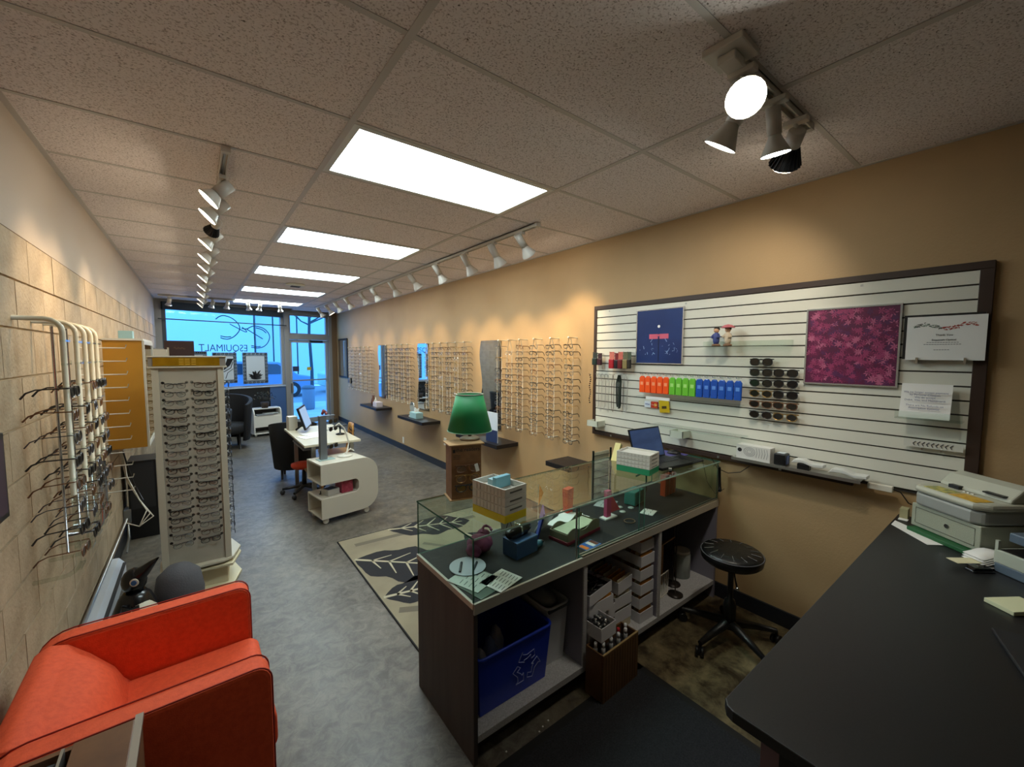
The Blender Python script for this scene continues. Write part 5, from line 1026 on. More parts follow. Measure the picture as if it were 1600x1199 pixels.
# ================================================================== IN THE COUNTER SHELVES
zs = .126
BLB = M('blue recycling plastic', '1838b8', .35)
def bin_(name, label, cat, cx, cy, w, d, h, m, k=.82, z=zs, rz=0, rim=.012):
    t = thing(name, label, cat, (cx, cy, z), rz); q = MB(); th = .005
    def ring(s, zz, ins=0): a, b_ = w/2*s-ins, d/2*s-ins; return [(-a, -b_, zz), (a, -b_, zz), (a, b_, zz), (-a, b_, zz)]
    vs = ring(k, 0)+ring(1, h)+ring(1, h, th)+ring(k, th, th); fs = [(3, 2, 1, 0)]
    for a in (0, 4, 8):
        for i in range(4): j = (i+1) % 4; fs.append((a+i, a+j, a+4+j, a+4+i))
    fs.append((12, 13, 14, 15)); q.add(vs, fs, m); o = q.build('bin_body', t, bevel=.008)
    q = MB(); a, b_ = w/2+rim*.4, d/2+rim*.4; rc = .03
    pts = []
    for cx_, cy_, a0 in ((a-rc, b_-rc, 0), (-a+rc, b_-rc, PI/2), (-a+rc, -b_+rc, PI), (a-rc, -b_+rc, 1.5*PI)):
        for i in range(4): th_ = a0+PI/2*i/3; pts.append((cx_+rc*math.cos(th_), cy_+rc*math.sin(th_), h))
    q.tube(pts, rim*.6, m, 6, closed=True); q.build('rim', t); return t
t = bin_('recycling_bin', 'blue plastic recycling bin in the open counter shelf', 'bin', 1.105, 1.575, .42, .36, .275, BLB, .9)
RW = M('pale printed lines', '9aa6dc', .5); q = MB()
cx_, cz_ = .06, .125
for i in range(3):
    a = PI/2+i*2*PI/3; R_ = .038
    loc = []
    for rr, da in ((.060, -.95), (.080, -.55), (.060, .0), (.074, .35), (.088, .32), (.066, .85), (.030, .45), (.042, .42), (.040, .0), (.055, -.45), (.038, -.80)): loc.append((cx_+rr*math.cos(a+da), -.1755-(cz_+rr*math.sin(a+da)-.13)*.06+.0, cz_+rr*math.sin(a+da)))
    q.tube([(x, -.173-(.018*z/.275)+.0095-.0035, z) for x, _, z in loc], .0018, RW, 4, closed=True)
q.build('recycling_symbol', t)
for i, (x, y, c, lb) in enumerate(((-.14, -.09, 'c8d0dc', 'white paper scrap at the left of the blue bin'), (-.06, -.05, '8fa4c4', 'pale blue round paper scrap in the blue bin'), (.01, .0, 'd0d4d8', 'crumpled white paper scrap in the middle of the blue bin'))):
    tt = thing('paper_scrap', lb, 'paper', (1.105+x, 1.575+y, zs+.006)); q = MB(); q.ball((0, 0, .13), (.04, .035, .12), M('scrap '+c, c, .7), 10); o = q.build('paper', tt); dm = o.modifiers.new('d', 'DISPLACE'); dm.texture = dtx; dm.strength = .04
t = bin_('waste_bin', 'grey waste bin with a clear liner behind the blue bin', 'bin', 1.403, 1.58, .14, .28, .31, M('grey white plastic', 'c4c6ca', .45), .85, rz=0)
q = MB(); q.ball((0, 0, .30), (.06, .11, .05), M('crumpled liner', '8c9298', .35), 14); o = q.build('liner_bag', t); dm = o.modifiers.new('d', 'DISPLACE'); dm.texture = dtx; dm.strength = .05
q = MB(); q.tube([(-.07, -.147, .30), (.07, -.147, .30)], .009, M('dark liner fold', '50545a', .4), 6); q.build('liner_fold', t)
# white card trays of envelopes
WT = M('white card tray', 'd4d4da', .6); MANI = M('manila orange envelope', 'c98a34', .65); PALE = M('pale envelope', 'cbbfa0', .7)
def ctray(label, x, y, z, w, d, h, rz=0, tilt=0, fill='env'):
    t = thing('card_tray', label, 'tray', (x, y, z), rz, 'white card trays stacked in the counter shelf')
    if tilt: t.rotation_euler = (tilt, 0, rz)
    th = .003; part(t, 'tray', WT, (-w/2, w/2, -d/2, d/2, 0, th), (-w/2, w/2, -d/2, -d/2+th, th, h), (-w/2, w/2, d/2-th, d/2, th, h), (-w/2, -w/2+th, -d/2+th, d/2-th, th, h), (w/2-th, w/2, -d/2+th, d/2-th, th, h))
    if fill == 'env':
        n = 7
        for i in range(n): part(t, 'envelope', MANI if (i*7+int(x*100)) % 3 else PALE, (-w/2+.008, w/2-.008, -d/2+.012+i*(d-.03)/n, -d/2+.016+i*(d-.03)/n, th, h+.006+rnd.uniform(0, .008)))
    elif fill == 'black':
        q = MB()
        for i in range(60): p_ = Vector((rnd.uniform(-w/2+.02, w/2-.02), rnd.uniform(-d/2+.02, d/2-.02), rnd.uniform(h*.5, h+.02))); q.tube([p_, p_+Vector((rnd.uniform(-.04, .04), rnd.uniform(-.04, .04), rnd.uniform(-.01, .01)))], .003, BLACK if i % 5 else CHROME, 4)
        q.box(-w/2+.006, w/2-.006, -d/2+.006, d/2-.006, th, h*.7, DKGREY); tag(q.build('loose_frames', t), None, None, kind='stuff')
    else:
        q = MB()
        for i in range(30): q.ball((rnd.uniform(-w/2+.02, w/2-.02), rnd.uniform(-d/2+.02, d/2-.02), h*.8), .009, CHROME if i % 2 else DKGREY, 6)
        q.box(-w/2+.006, w/2-.006, -d/2+.006, d/2-.006, th, h*.6, DKGREY); tag(q.build('loose_parts', t), None, None, kind='stuff')
    return t
hs = .078; names5 = ['lowest', 'second lowest', 'middle', 'second highest', 'top', ]
for i in range(6):
    ctray('white tray of envelopes, %s in the stack beside the right shelf divider' % ['lowest', 'second from below', 'third from below', 'fourth from below', 'fifth from below', 'topmost'][i], 2.065, 1.50+.004*(i % 2), zs+.001+i*.085, .13, .26, .062)
ctray('white tray of orange envelopes leaning in the middle of the counter shelf', 1.895, 1.53, zs+.22, .15, .24, .07, .12)
ctray('white tray under the leaning envelope tray', 1.895, 1.53, zs+.13, .15, .24, .07)
ctray('white tray lowest in the middle counter shelf stack', 1.895, 1.53, zs+.045, .15, .24, .07)
t = thing('card_box', 'flat pale card box under the middle tray stack', 'box', (1.895, 1.53, zs+.001)); part(t, 'carton', PALE, (-.07, .07, -.12, .12, 0, .042))
ctray('white tray full of black loose frames on top of the left stack', 1.645, 1.50, zs+.275, .22, .24, .06, .15, 0, 'black')
ctray('white tray directly below the tray of black frames', 1.665, 1.50, zs+.19, .2, .24, .075, .02, 0, 'env')
ctray('white tray low behind the curved front tray', 1.72, 1.52, zs+.10, .2, .22, .08, 0, 0, 'env')
t = thing('card_box', 'plain white box lowest on the left of the middle shelf', 'box', (1.64, 1.53, zs+.001)); part(t, 'carton', WT, (-.11, .18, -.10, .12, 0, .095))
ctray('white tray of small shiny parts at the left divider', 1.585, 1.33, zs+.155, .12, .13, .07, .05, 0, 'parts')
t = thing('card_box', 'narrow support box under the tray of shiny parts', 'box', (1.585, 1.375, zs+.001)); part(t, 'carton', WT, (-.05, .05, -.03, .03, 0, .15))
# wooden box with small bottles, standing on the floor before the shelf
t = thing('wooden_box', 'brown wooden box of small bottles before the counter shelf', 'box', (1.64, 1.28, 0), math.radians(2)); WBX = M('brown grooved wood', '6a4a28', .6, noise=(10, '553a1e', .8, (8, 1, 1)))
w, d, h = .29, .11, .25
part(t, 'front_panel', WBX, (-w/2, w/2, -d/2, -d/2+.008, 0, h), bevel=.002); part(t, 'back_panel', WBX, (-w/2, w/2, d/2-.008, d/2, 0, h)); part(t, 'side_panel', WBX, (-w/2, -w/2+.008, -d/2+.008, d/2-.008, 0, h)); part(t, 'side_panel', WBX, (w/2-.008, w/2, -d/2+.008, d/2-.008, 0, h)); part(t, 'bottom_board', WBX, (-w/2+.008, w/2-.008, -d/2+.008, d/2-.008, 0, .01)); part(t, 'inner_shelf', DKGREY, (-w/2+.008, w/2-.008, -d/2+.008, d/2-.008, .18, .19))
part(t, 'groove', M('dark wood groove', '3c2814', .7), *[(-w/2+.02+i*.022, -w/2+.023+i*.022, -d/2-.0008, -d/2, .005, h-.01) for i in range(12)]); part(t, 'rim', M('pale wood rim', '9c8458', .5), (-w/2, w/2, -d/2, -d/2+.009, h, h+.004))
for i in range(9):
    c = ('d8dade', 'd8dade', 'b02a34', 'd8dade')[i % 4]; tt = thing('small_bottle', 'small %s-capped bottle in the wooden box, %s from the left' % ('red' if c == 'b02a34' else 'white', ORD[i]), 'bottle', (1.64-.118+i*.0295, 1.28+.012*(-1)**i, .191), 0, 'small bottles in the wooden box')
    q = MB(); q.lathe([(.011, 0), (.011, .05), (.006, .058)], M('clear bottle', 'b8bcc0', .2), 10); q.build('bottle_body', tt); q = MB(); q.lathe([(.008, .056), (.008, .082)], M('cap '+c, c, .4), 10); q.build('cap', tt)
# right section
t = thing('cardboard_box', 'open cardboard box in the right counter shelf', 'box', (2.36, 1.62, zs), .1); part(t, 'box_body', CARD, (-.12, .12, -.10, .15, 0, .30)); q = MB(); q.box(-.10, .10, -.003, .003, 0, .11, M('cardboard flap', 'a8845a', .8), Tm((.0, -.10, .30), rx=.9)); q.build('flap', t)
t = thing('wire_rack', 'white wire rack standing beside the cardboard box', 'wire rack', (2.30, 1.44, zs), .1); q = MB()
for i in range(11): q.tube([(-.12+i*.024, 0, 0), (-.12+i*.024, 0, .16)], .0025, OFFW, 5)
for z in (.005, .155): q.tube([(-.12, 0, z), (.12, 0, z)], .003, OFFW, 5)
q.build('wires', t); part(t, 'card', M('black white card', '8c8c90', .5), (-.11, -.04, .006, .009, .02, .14))
for i, (x, y, lb) in enumerate(((2.44, 1.41, 'front slim stand with round dark base in the right counter shelf'), (2.545, 1.49, 'rear slim stand with round dark base in the right counter shelf'))):
    t = thing('slim_stand', lb, 'stand', (x, y, zs)); q = MB(); q.lathe([(.05, 0), (.05, .006), (.01, .012)], M('dark bronze', '2c2622', .4, .4), 24); q.build('base', t); q = MB(); q.tube([(0, 0, .01), (0, 0, .50)], .004, MATS['dark bronze'], 6); q.build('pole', t)
t = thing('bundle', 'dark tangle of cords at the top of the right counter shelf', 'cords', (2.37, 1.60, zs+.31)); q = MB()
for i in range(14): p_ = Vector((rnd.uniform(-.09, .09), rnd.uniform(-.04, .1), rnd.uniform(.01, .12))); q.tube([p_, p_+Vector((rnd.uniform(-.08, .08), rnd.uniform(-.05, .02), rnd.uniform(.0, .06))), p_+Vector((rnd.uniform(-.08, .08), rnd.uniform(-.05, .02), rnd.uniform(-.0, .03)))], .006, BLACK if i % 4 else GREY, 5)
q.build('cords', t)
t = thing('plastic_box', 'clear plastic jars at the far end of the right shelf', 'jar', (2.70, 1.52, zs)); q = MB(); q.lathe([(.06, 0), (.06, .16), (.05, .17)], M('milky jar', 'a4aca8', .3), 18); q.build('jar_body', t); q = MB(); q.lathe([(.055, .17), (.055, .19)], OFFW, 18); q.build('lid', t)
t = thing('yellow_folder', 'yellow green folder leaning at the back of the right shelf', 'folder', (2.56, 1.66, zs)); part(t, 'cover', M('olive yellow card', '8c8a4c', .6), (-.03, .05, -.01, .01, 0, .34))
t = thing('dark_clip', 'small black clip lying on the speckled shelf', 'clip', (2.20, 1.40, zs)); q = MB(); q.tube([(-.02, 0, .006), (.02, .01, .006), (.01, -.02, .012)], .005, BLACK, 5); q.build('clip', t)

# ================================================================== RUG AND MAT
t = thing('leaf_rug', 'beige area rug with large dark leaf pattern', 'rug', (1.95, 3.02, .0)); RB = M('beige rug pile', '9a9078', .95, noise=(3, '857c68', .6), bump=.3, bscale=300); RD = M('charcoal leaf pile', '242429', .95, bump=.3, bscale=300); RT = M('taupe rug stripe', '6e6658', .95); RC = M('cream leaf vein', 'b2aa92', .95)
rx0, rx1, ry0, ry1 = -1.0, .55, -.98, .78
part(t, 'pile', RB, (rx0, rx1, ry0, ry1, .001, .010)); part(t, 'binding', M('dark rug binding', '1e1e20', .9), (rx0-.008, rx0, ry0, ry1, .001, .011), (rx1, rx1+.008, ry0, ry1, .001, .011), (rx0-.008, rx1+.008, ry0-.008, ry0, .001, .011), (rx0-.008, rx1+.008, ry1, ry1+.008, .001, .011))
def clipx(p_): return (min(max(p_[0], rx0+.005), rx1-.005), min(max(p_[1], ry0+.005), ry1-.005))
def leaf(cx, cy, L, Wd, a):
    n = 16; pts = []
    for i in range(n+1): u = i/n; pts.append((u*L, Wd*math.sin(PI*u)**.7*(1-.12*math.cos(u*22))))
    for i in range(n-1, 0, -1): u = i/n; pts.append((u*L, -Wd*math.sin(PI*u)**.7*(1-.12*math.sin(u*20))))
    ca, sa = math.cos(a), math.sin(a); f = lambda x, y: clipx((cx+x*ca-y*sa, cy+x*sa+y*ca))
    q.add([(*f(x, y), .0108) for x, y in pts], [tuple(range(len(pts)))], RD)
    def vein(x0, y0, x1, y1, w0, w1):
        dx, dy_ = x1-x0, y1-y0; l = math.hypot(dx, dy_); nx, ny = -dy_/l, dx/l
        v.add([(*f(x0+nx*w0, y0+ny*w0), .0114), (*f(x0-nx*w0, y0-ny*w0), .0114), (*f(x1-nx*w1, y1-ny*w1), .0114), (*f(x1+nx*w1, y1+ny*w1), .0114)], [(0, 1, 2, 3)], RC)
    vein(0, 0, L*.9, 0, .014, .005)
    for i in range(1, 6):
        u = i/6.5
        for s in (-1, 1): vein(u*L, 0, u*L+L*.13, s*Wd*.72*math.sin(PI*u)**.7, .009, .004)
q = MB(); v = MB()
for a in ((-.98, .36, .95, .26, -.75), (-.55, .76, .8, .22, -.35), (-.98, -.30, .6, .17, -.2), (.0, .25, .6, .17, -1.3), (-.1, -.5, .6, .2, .3)): leaf(*a)
q.build('leaf_pattern', t); v.build('leaf_veins', t)
q = MB()
for (x0_, y0_, x1_, y1_, w_) in ((-.9, .62, .3, .55, .03), (-.95, -.5, -.2, -.9, .03), (-.4, .3, .3, -.6, .02)):
    dx, dy_ = x1_-x0_, y1_-y0_; l = math.hypot(dx, dy_); nx, ny = -dy_/l*w_, dx/l*w_; q.add([(x0_+nx, y0_+ny, .0104), (x0_-nx, y0_-ny, .0104), (x1_-nx, y1_-ny, .0104), (x1_+nx, y1_+ny, .0104)], [(0, 1, 2, 3)], RT)
q.build('stripe_pattern', t)
t = thing('floor_mat', 'black ribbed floor mat behind the counter', 'mat', (1.20, .45, 0)); part(t, 'pile', M('black mat pile', '17181c', .95, noise=(140, '2c2e34', .8), bump=.5, bscale=300), (-.62, .63, -.8, .80, .001, .009)); part(t, 'border', M('black rubber border', '0c0c0e', .6), (-.66, -.62, -.84, .84, .0005, .006), (.63, .67, -.84, .84, .0005, .006), (-.66, .67, .80, .84, .0005, .006), (-.66, .67, -.84, -.80, .0005, .006))
for i in range(7):
    t = None
q = MB()
for i in range(10): x, y = rnd.uniform(.95, 1.25), rnd.uniform(1.2, 1.33); q.box(x, x+.006, y, y+.006, .0, .002, PAPER)
tag(q.build('paper_bits'), 'tiny white paper bits on the floor before the counter', 'litter', kind='stuff')

# ================================================================== STOOL
t = thing('swivel_stool', 'round black padded swivel stool on five casters', 'stool', (2.465, 1.075, 0)); q = MB(); VIN = M('black vinyl', '121213', .35, bump=.3, bscale=40)
q.lathe([(.08, .475), (.150, .485), (.165, .50), (.168, .535), (.155, .552), (.10, .558), (.0, .556)], VIN, 36); q.build('seat', t); q = MB(); q.tube([(.166*math.cos(a), .166*math.sin(a), .538) for a in [2*PI*i/36 for i in range(36)]], .004, M('grey piping', '55555a', .5), 5, closed=True); q.build('piping', t)
q = MB()
for i in range(14): a = 2*PI*i/14; q.tube([(.10*math.cos(a), .10*math.sin(a), .560), (.15*math.cos(a+.05), .15*math.sin(a+.05), .555)], .0018, M('worn crease grey', '6a6a6a', .6), 4)
tag(q.build('creases', t), None, None, kind='stuff')
q = MB(); q.lathe([(.035, .08), (.035, .22), (.028, .25), (.016, .26), (.016, .44), (.06, .46), (.07, .476)], BLACK, 18); q.build('gas_post', t)
q = MB(); q.tube([(.02, 0, .45), (-.08, -.06, .43), (-.12, -.09, .40)], .005, CHROME, 6); q.ball((-.12, -.09, .40), .011, CHROME, 8); q.build('lever', t)
for i in range(5):
    a = 2*PI*i/5+.5; ca, sa = math.cos(a), math.sin(a); q = MB(); q.tube([(ca*.03, sa*.03, .11), (ca*.16, sa*.16, .095), (ca*.27, sa*.27, .075)], [.026, .02, .014], BLACK, 8); o = q.build('base_leg', t)
    q = MB(); T2 = Tm((ca*.27, sa*.27, .027), rz=a+.6) @ Matrix.Rotation(PI/2, 4, 'X'); q.lathe([(.027, -.022), (.027, -.006)], BLACK, 14, T2); q.lathe([(.027, .006), (.027, .022)], BLACK, 14, T2); q.tube([(ca*.27, sa*.27, .03), (ca*.27, sa*.27, .08)], .008, BLACK, 6); q.build('caster', o)

# ================================================================== DESK (right foreground)
DZ = .885; DT = M('black desk laminate', '1b1c1e', .42, noise=(200, '212224', .5)); 
t = thing('desk', 'large black-topped work desk in the right foreground', 'desk', (1.90, 0, 0)); q = MB(); q.prism([(-.948, .412), (-.955, .395), (-.952, -1.5), (.955, -1.5), (.955, .430), (-.93, .424)], DZ-.028, DZ, DT); q.build('desk_top', t, bevel=.003)
part(t, 'end_panel', M('mauve end panel', '6c5a66', .5), (-.94, -.92, -1.4, .34, 0, DZ-.029)); part(t, 'modesty_panel', DKGREY, (-.92, .93, -.6, -.58, 0, DZ-.029)); q = MB()
q.prism([(-.94, .30), (-.94, -.05), (-.88, .30)], DZ-.033, DZ-.029, BLACK); q.box(-.952, -.942, -.0, .30, DZ-.075, DZ-.029, BLACK); q.build('corner_bracket', t); part(t, 'screw', ALU, (-.955, -.952, .25, .262, DZ-.06, DZ-.048), (-.955, -.952, .12, .132, DZ-.06, DZ-.048))
part(t, 'leg', M('mauve end panel'), (.90, .94, .30, .36, 0, DZ-.029))
zd = DZ+.001
t = thing('paper_sheet', 'large white sheet on the desk by the wall', 'paper', (2.62, .335, zd), 0); q = MB(); q.prism([(.10, .085), (.02, .085), (-.145, -.06), (-.075, -.12)], 0, .001, PAPER); q.build('sheet', t)
t = thing('binder', 'dark green binder under the cash drawer', 'binder', (2.490, .128, zd), math.radians(53)); part(t, 'cover', M('dark green cover', '1c5a30', .5), (-.0, .27, -.18, .035, 0, .018), bevel=.003)
AN = math.radians(53); A0 = Vector((2.490, .128, zd+.020))
t = thing('cash_drawer', 'pale grey-green cash drawer with keyhole under the fax machine', 'cash drawer', A0, AN); BG = M('grey green enamel', 'a5aa98', .45, noise=(300, '989d8c', .4)); BG2 = M('blue grey enamel side', '7d8a90', .45)
L_, D_, H_ = .285, .235, .105
part(t, 'case', BG, (0, L_, -D_, 0, 0, H_), bevel=.003); q = MB(); yy = .0015
q.tube([(.02, yy, .018), (L_-.02, yy, .018), (L_-.02, yy, H_-.015), (.02, yy, H_-.015)], .0012, M('drawer gap', '4a4c44', .6), 4, closed=True); q.build('drawer_outline', t); q = MB(); q.lathe([(.009, 0), (.009, .004)], CHROME, 14, Tm((L_*.45, 0.0, .055), rx=-PI/2)); q.build('lock', t)
t = thing('fax_machine', 'pale grey fax printer with yellow labels on the cash drawer', 'fax machine', A0+Vector((0, 0, H_+.002)), AN); t.scale = (1.06, 1.38, 1.08); PR = M('pale grey printer plastic', 'b9bbac', .4); PR2 = M('grey printer base', '9a9e9a', .4)
q = MB(); q.prism([(.0, -.01), (.03, .01), (.24, .01), (.265, -.01), (.265, -.17), (0, -.17)], 0, .055, PR2); q.build('body', t, bevel=.01)
q = MB(); q.prism([(-.012, -.02), (.02, .015), (.245, .015), (.272, -.02), (.272, -.17), (-.012, -.17)], .055, .085, PR); q.build('upper_cover', t, bevel=.012)
q = MB(); q.prism([(-.17, .085), (-.17, .135), (-.15, .145), (-.115, .135), (-.085, .10), (-.08, .085)], .0, .26, PR, 'x'); q.build('paper_feed_hood', t, bevel=.006)
YL = picture_mat('yellow printed label', [(0, '8a6c10'), (.45, 'c89a18'), (.6, 'd8ac24'), (1, 'e8d070')], 60, 'noise'); GY = picture_mat('grey yellow label', [(0, '5c6440'), (.45, '8a9050'), (.6, 'c8bc50'), (1, 'd8d0a0')], 60, 'noise')
q = MB(); q.box(.02, .12, -.05, .005, .085, .0865, YL); q.build('label', t); q = MB(); q.box(.13, .22, -.045, .005, .085, .0865, GY); q.build('label', t)
part(t, 'control_panel', BLACK, (.02, .09, -.11, -.075, .103, .108)); part(t, 'handset_slot', BLACK, (.17, .21, -.085, -.07, .085, .10)); part(t, 'button', OFFW, *[(.11+.015*i, .12+.015*i, -.074, -.066, .085, .089) for i in range(3)])
t = thing('paper_receipts', 'loose stack of curled white receipts on the desk', 'receipts', (2.405, .118, zd), math.radians(-37))
for k in range(5):
    q = MB(); n = 8; wv = .045; vs = []
    for i in range(n+1):
        u = i/n; z = .004+.007*k+.022*math.sin(u*PI*.9)*(1 if k else .4)*math.exp(-((u-.25)/.3)**2); vs += [(-.05+.22*u+.006*k, -wv+.004*k, z), (-.05+.22*u+.006*k, wv*.6+.004*k, z)]
    q.add(vs, [(2*i, 2*i+2, 2*i+3, 2*i+1) for i in range(n)], PAPER, True); o = q.build('receipt', t); md = o.modifiers.new('s', 'SOLIDIFY'); md.thickness = .0015
t = thing('note_slip', 'cream note slip lying on the black stapler', 'note', (2.345, .155, zd+.019), math.radians(-38)); part(t, 'slip', M('cream paper', 'dcd8b4', .7), (-.05, .05, -.022, .022, 0, .002))
t = thing('stapler', 'small glossy black stapler on the desk', 'stapler', (2.33, .115, zd), math.radians(-40)); part(t, 'base', BLACK, (-.04, .04, -.018, .018, 0, .006), bevel=.002); q = MB(); q.prism([(-.04, .006), (.035, .006), (.03, .017), (-.03, .018)], -.014, .014, M('glossy black plastic', '0c0c0e', .15), 'y'); q.build('top_arm', t, bevel=.002)
t = thing('note_block', 'thick cream sticky note block at the right desk edge', 'note pad', (2.075, .027, zd), math.radians(-35)); part(t, 'pages', M('cream pad', 'd9dcb6', .7), (-.055, .07, -.045, .035, 0, .014), bevel=.0015)
t = thing('desk_box', 'pale plastic desk organiser with blue grey base', 'organiser', (2.395, .0, zd), math.radians(-36)); SB = M('slate blue plastic', '5c6c7c', .4); PG_ = M('pale grey green plastic', 'b4bcae', .4)
part(t, 'lower_tray', SB, (-.06, .12, -.10, .06, 0, .035), bevel=.003); part(t, 'middle_tray', PG_, (-.062, .12, -.10, .062, .035, .085), bevel=.003); part(t, 'inner', BLACK, (-.052, .11, -.09, .052, .085, .087)); part(t, 'post', PG_, (-.062, -.052, .05, .06, .085, .12)); part(t, 'top_tray', SB, (-.03, .12, -.10, .045, .12, .155), bevel=.004)
t = thing('folder', 'black vinyl folder at the bottom right desk corner', 'folder', (1.62, -.22, zd), .3); part(t, 'cover', M('black vinyl folder', '1e1f22', .6), (-.02, .3, -.2, .2, 0, .01), bevel=.003); q = MB(); q.tube([(-.02, -.2, .011), (-.02, .2, .011)], .0015, GREY, 4); q.build('edge', t)
t = thing('small_carton', 'small yellowish carton between cash drawer and slat wall', 'box', (2.80, .46-.06, zd), 0); part(t, 'carton', M('pale olive card', 'a8a27c', .6), (-.02, .03, -.015, .015, 0, .05)); part(t, 'slip', PAPER, (-.05, -.021, -.02, .015, 0, .003))

# ================================================================== MIDDLE: CART, TABLE, CHAIRS
CW = M('white cart laminate', 'cfcabb', .45)
def cshape(L, H, T_, r):
    """side outline of a C on its back: open to the left, rounded right"""
    o = [(0, 0), (L-r, 0)] + [(L-r+r*math.sin(a), r-r*math.cos(a)) for a in [PI/2*i/6 for i in range(1, 7)]] + [(L-r+r*math.cos(a), H-r+r*math.sin(a)) for a in [PI/2*i/6 for i in range(7)]] + [(0, H), (0, H-T_)]
    ri = .045; x1 = L-T_*1.05
    o += [(x1-ri+ri*math.sin(a), H-T_-ri+ri*math.cos(a)) for a in [PI/2*i/4 for i in range(5)]] + [(x1-ri+ri*math.cos(a), T_+ri-ri*math.sin(a)) for a in [PI/2*i/4 for i in range(5)]] + [(0, T_)]
    return o
t = thing('storage_cart', 'white C-shaped rolling storage cart', 'cart', (.925, 4.27, .06), math.radians(9)); cart = t; CL, CH, CD, CT = .60, .55, .36, .205
o_ = cshape(CL, CH, CT, .17)
for yy in (0, CD-.016): q = MB(); q.prism(o_, yy, yy+.016, CW, 'y'); q.build('side_panel', t)
part(t, 'top_board', CW, (0, CL-.15, .016, CD-.016, CH-.015, CH)); part(t, 'shelf_board', CW, (0, CL-.2, .016, CD-.016, CH-CT, CH-CT+.015)); part(t, 'shelf_board', CW, (0, CL-.2, .016, CD-.016, CT-.015, CT)); part(t, 'bottom_board', CW, (0, CL-.15, .016, CD-.016, 0, .015))
q = MB(); n = 12; r = .17; arc = [(CL-r+r*math.cos(a), r+r*math.sin(a)) for a in [-PI/2+PI/2*i/6 for i in range(7)]] + [(CL-r+r*math.cos(a), CH-r+r*math.sin(a)) for a in [PI/2*i/6 for i in range(7)]]
inn = [(CL-r+(r-.014)*math.cos(a), r+(r-.014)*math.sin(a)) for a in [-PI/2+PI/2*i/6 for i in range(7)]] + [(CL-r+(r-.014)*math.cos(a), CH-r+(r-.014)*math.sin(a)) for a in [PI/2*i/6 for i in range(7)]]
q.prism(arc+inn[::-1], .016, CD-.016, CW, 'y'); q.build('curved_end', t); part(t, 'inner_wall', CW, (CL-CT*1.05, CL-CT*1.05+.014, .016, CD-.016, CT, CH-CT))
for x in (.05, CL-.12):
    for y in (.04, CD-.04):
        q = MB(); q.lathe([(.026, -.014), (.030, 0), (.026, .014)], OFFW, 14, Tm((x, y, -.03), rx=PI/2)); q.tube([(x, y, -.03), (x, y, 0)], .008, ALU, 6); q.build('caster', t)
def on(t_, x, y, z): return t_.matrix_basis @ Vector((x, y, z))
CM = Tm((.925, 4.27, .06), rz=math.radians(9))
p = CM @ Vector((.11, .20, CH+.001)); t = thing('display_stand', 'grey metal eyeglass display stand on the white cart', 'display stand', p, math.radians(9))
STG = M('grey anodised post', '7c8288', .35, .5); part(t, 'post', STG, (-.035, .03, -.02, .03, .006, .45)); part(t, 'base', M('pale glass base', 'a8c0bc', .2), (-.06, .10, -.05, .06, 0, .006)); part(t, 'shelf', ACRYL, *[(.03, .16, -.02, .03, z, z+.004) for z in (.38, .30, .12)]); part(t, 'top_plate', STG, (-.037, .12, -.022, .032, .45, .456))
for i, z in enumerate((.386, .306, .126)):
    s = sunglasses('dark sunglasses on the cart display stand, %s from the top' % ORD[i], Matrix.Translation(p) @ Matrix.Rotation(math.radians(9), 4, 'Z') @ Matrix.Translation((.10, -.01, z+.020)) @ Matrix.Rotation(.5, 4, 'Z'), (0, 1, 0)[i], 'dark sunglasses on the cart display stand')
p2 = CM @ Vector((.15, .20, CH+.001+.457)); t = thing('flower_ornament', 'small pink red ornament on top of the grey display stand', 'ornament', CM @ Vector((.13, .205, CH+.458))); q = MB(); RO = M('dusty rose', '8c4a4c', .6)
for i in range(7): a = i*.9; q.ball((.018*math.cos(a), .018*math.sin(a), .02+.014*(i % 3)), .015, RO, 8)
q.build('petals', t)
p = CM @ Vector((.33, .20, CH+.001)); t = thing('table_mirror', 'white loop-handled round stand on the white cart', 'mirror stand', p, .3); q = MB(); q.lathe([(.075, 0), (.075, .008), (.05, .014)], OFFW, 24); q.build('base', t); q = MB(); q.tube([(.02, 0, .012), (.05, 0, .14), (.0, 0, .30), (-.06, 0, .36), (-.10, 0, .34)], .008, OFFW, 8); q.build('loop', t); q = MB(); q.tube([(.0, .03, .012), (.09, .03, .06), (.13, .03, .03)], .006, OFFW, 6); q.build('second_loop', t)
p = CM @ Vector((.13, .12, CT+.001)); t = thing('grey_box', 'grey labelled box lying inside the white cart', 'box', p, .35); part(t, 'carton', M('grey white box', 'b4b2ac', .5), (-.06, .07, -.06, .06, 0, .06), bevel=.002); part(t, 'label', M('black label', '26262a', .5), (-.045, .055, -.045, .045, .06, .061))
p = CM @ Vector((.27, .12, CT+.001)); t = thing('red_box', 'dark red patterned box inside the white cart', 'box', p, .2); part(t, 'carton', picture_mat('red patterned card', [(0, '5c1424'), (.5, 'a03048'), (1, 'c87888')], 30, 'noise'), (-.05, .07, -.07, .08, 0, .12), bevel=.002)
p = CM @ Vector((.06, .18, CT+.001)); t = thing('small_figure', 'tiny dark stand beside the grey box in the cart', 'stand', p); q = MB(); q.lathe([(.016, 0), (.014, .006), (.004, .01), (.006, .03)], DKGREY, 10); q.build('body', t)
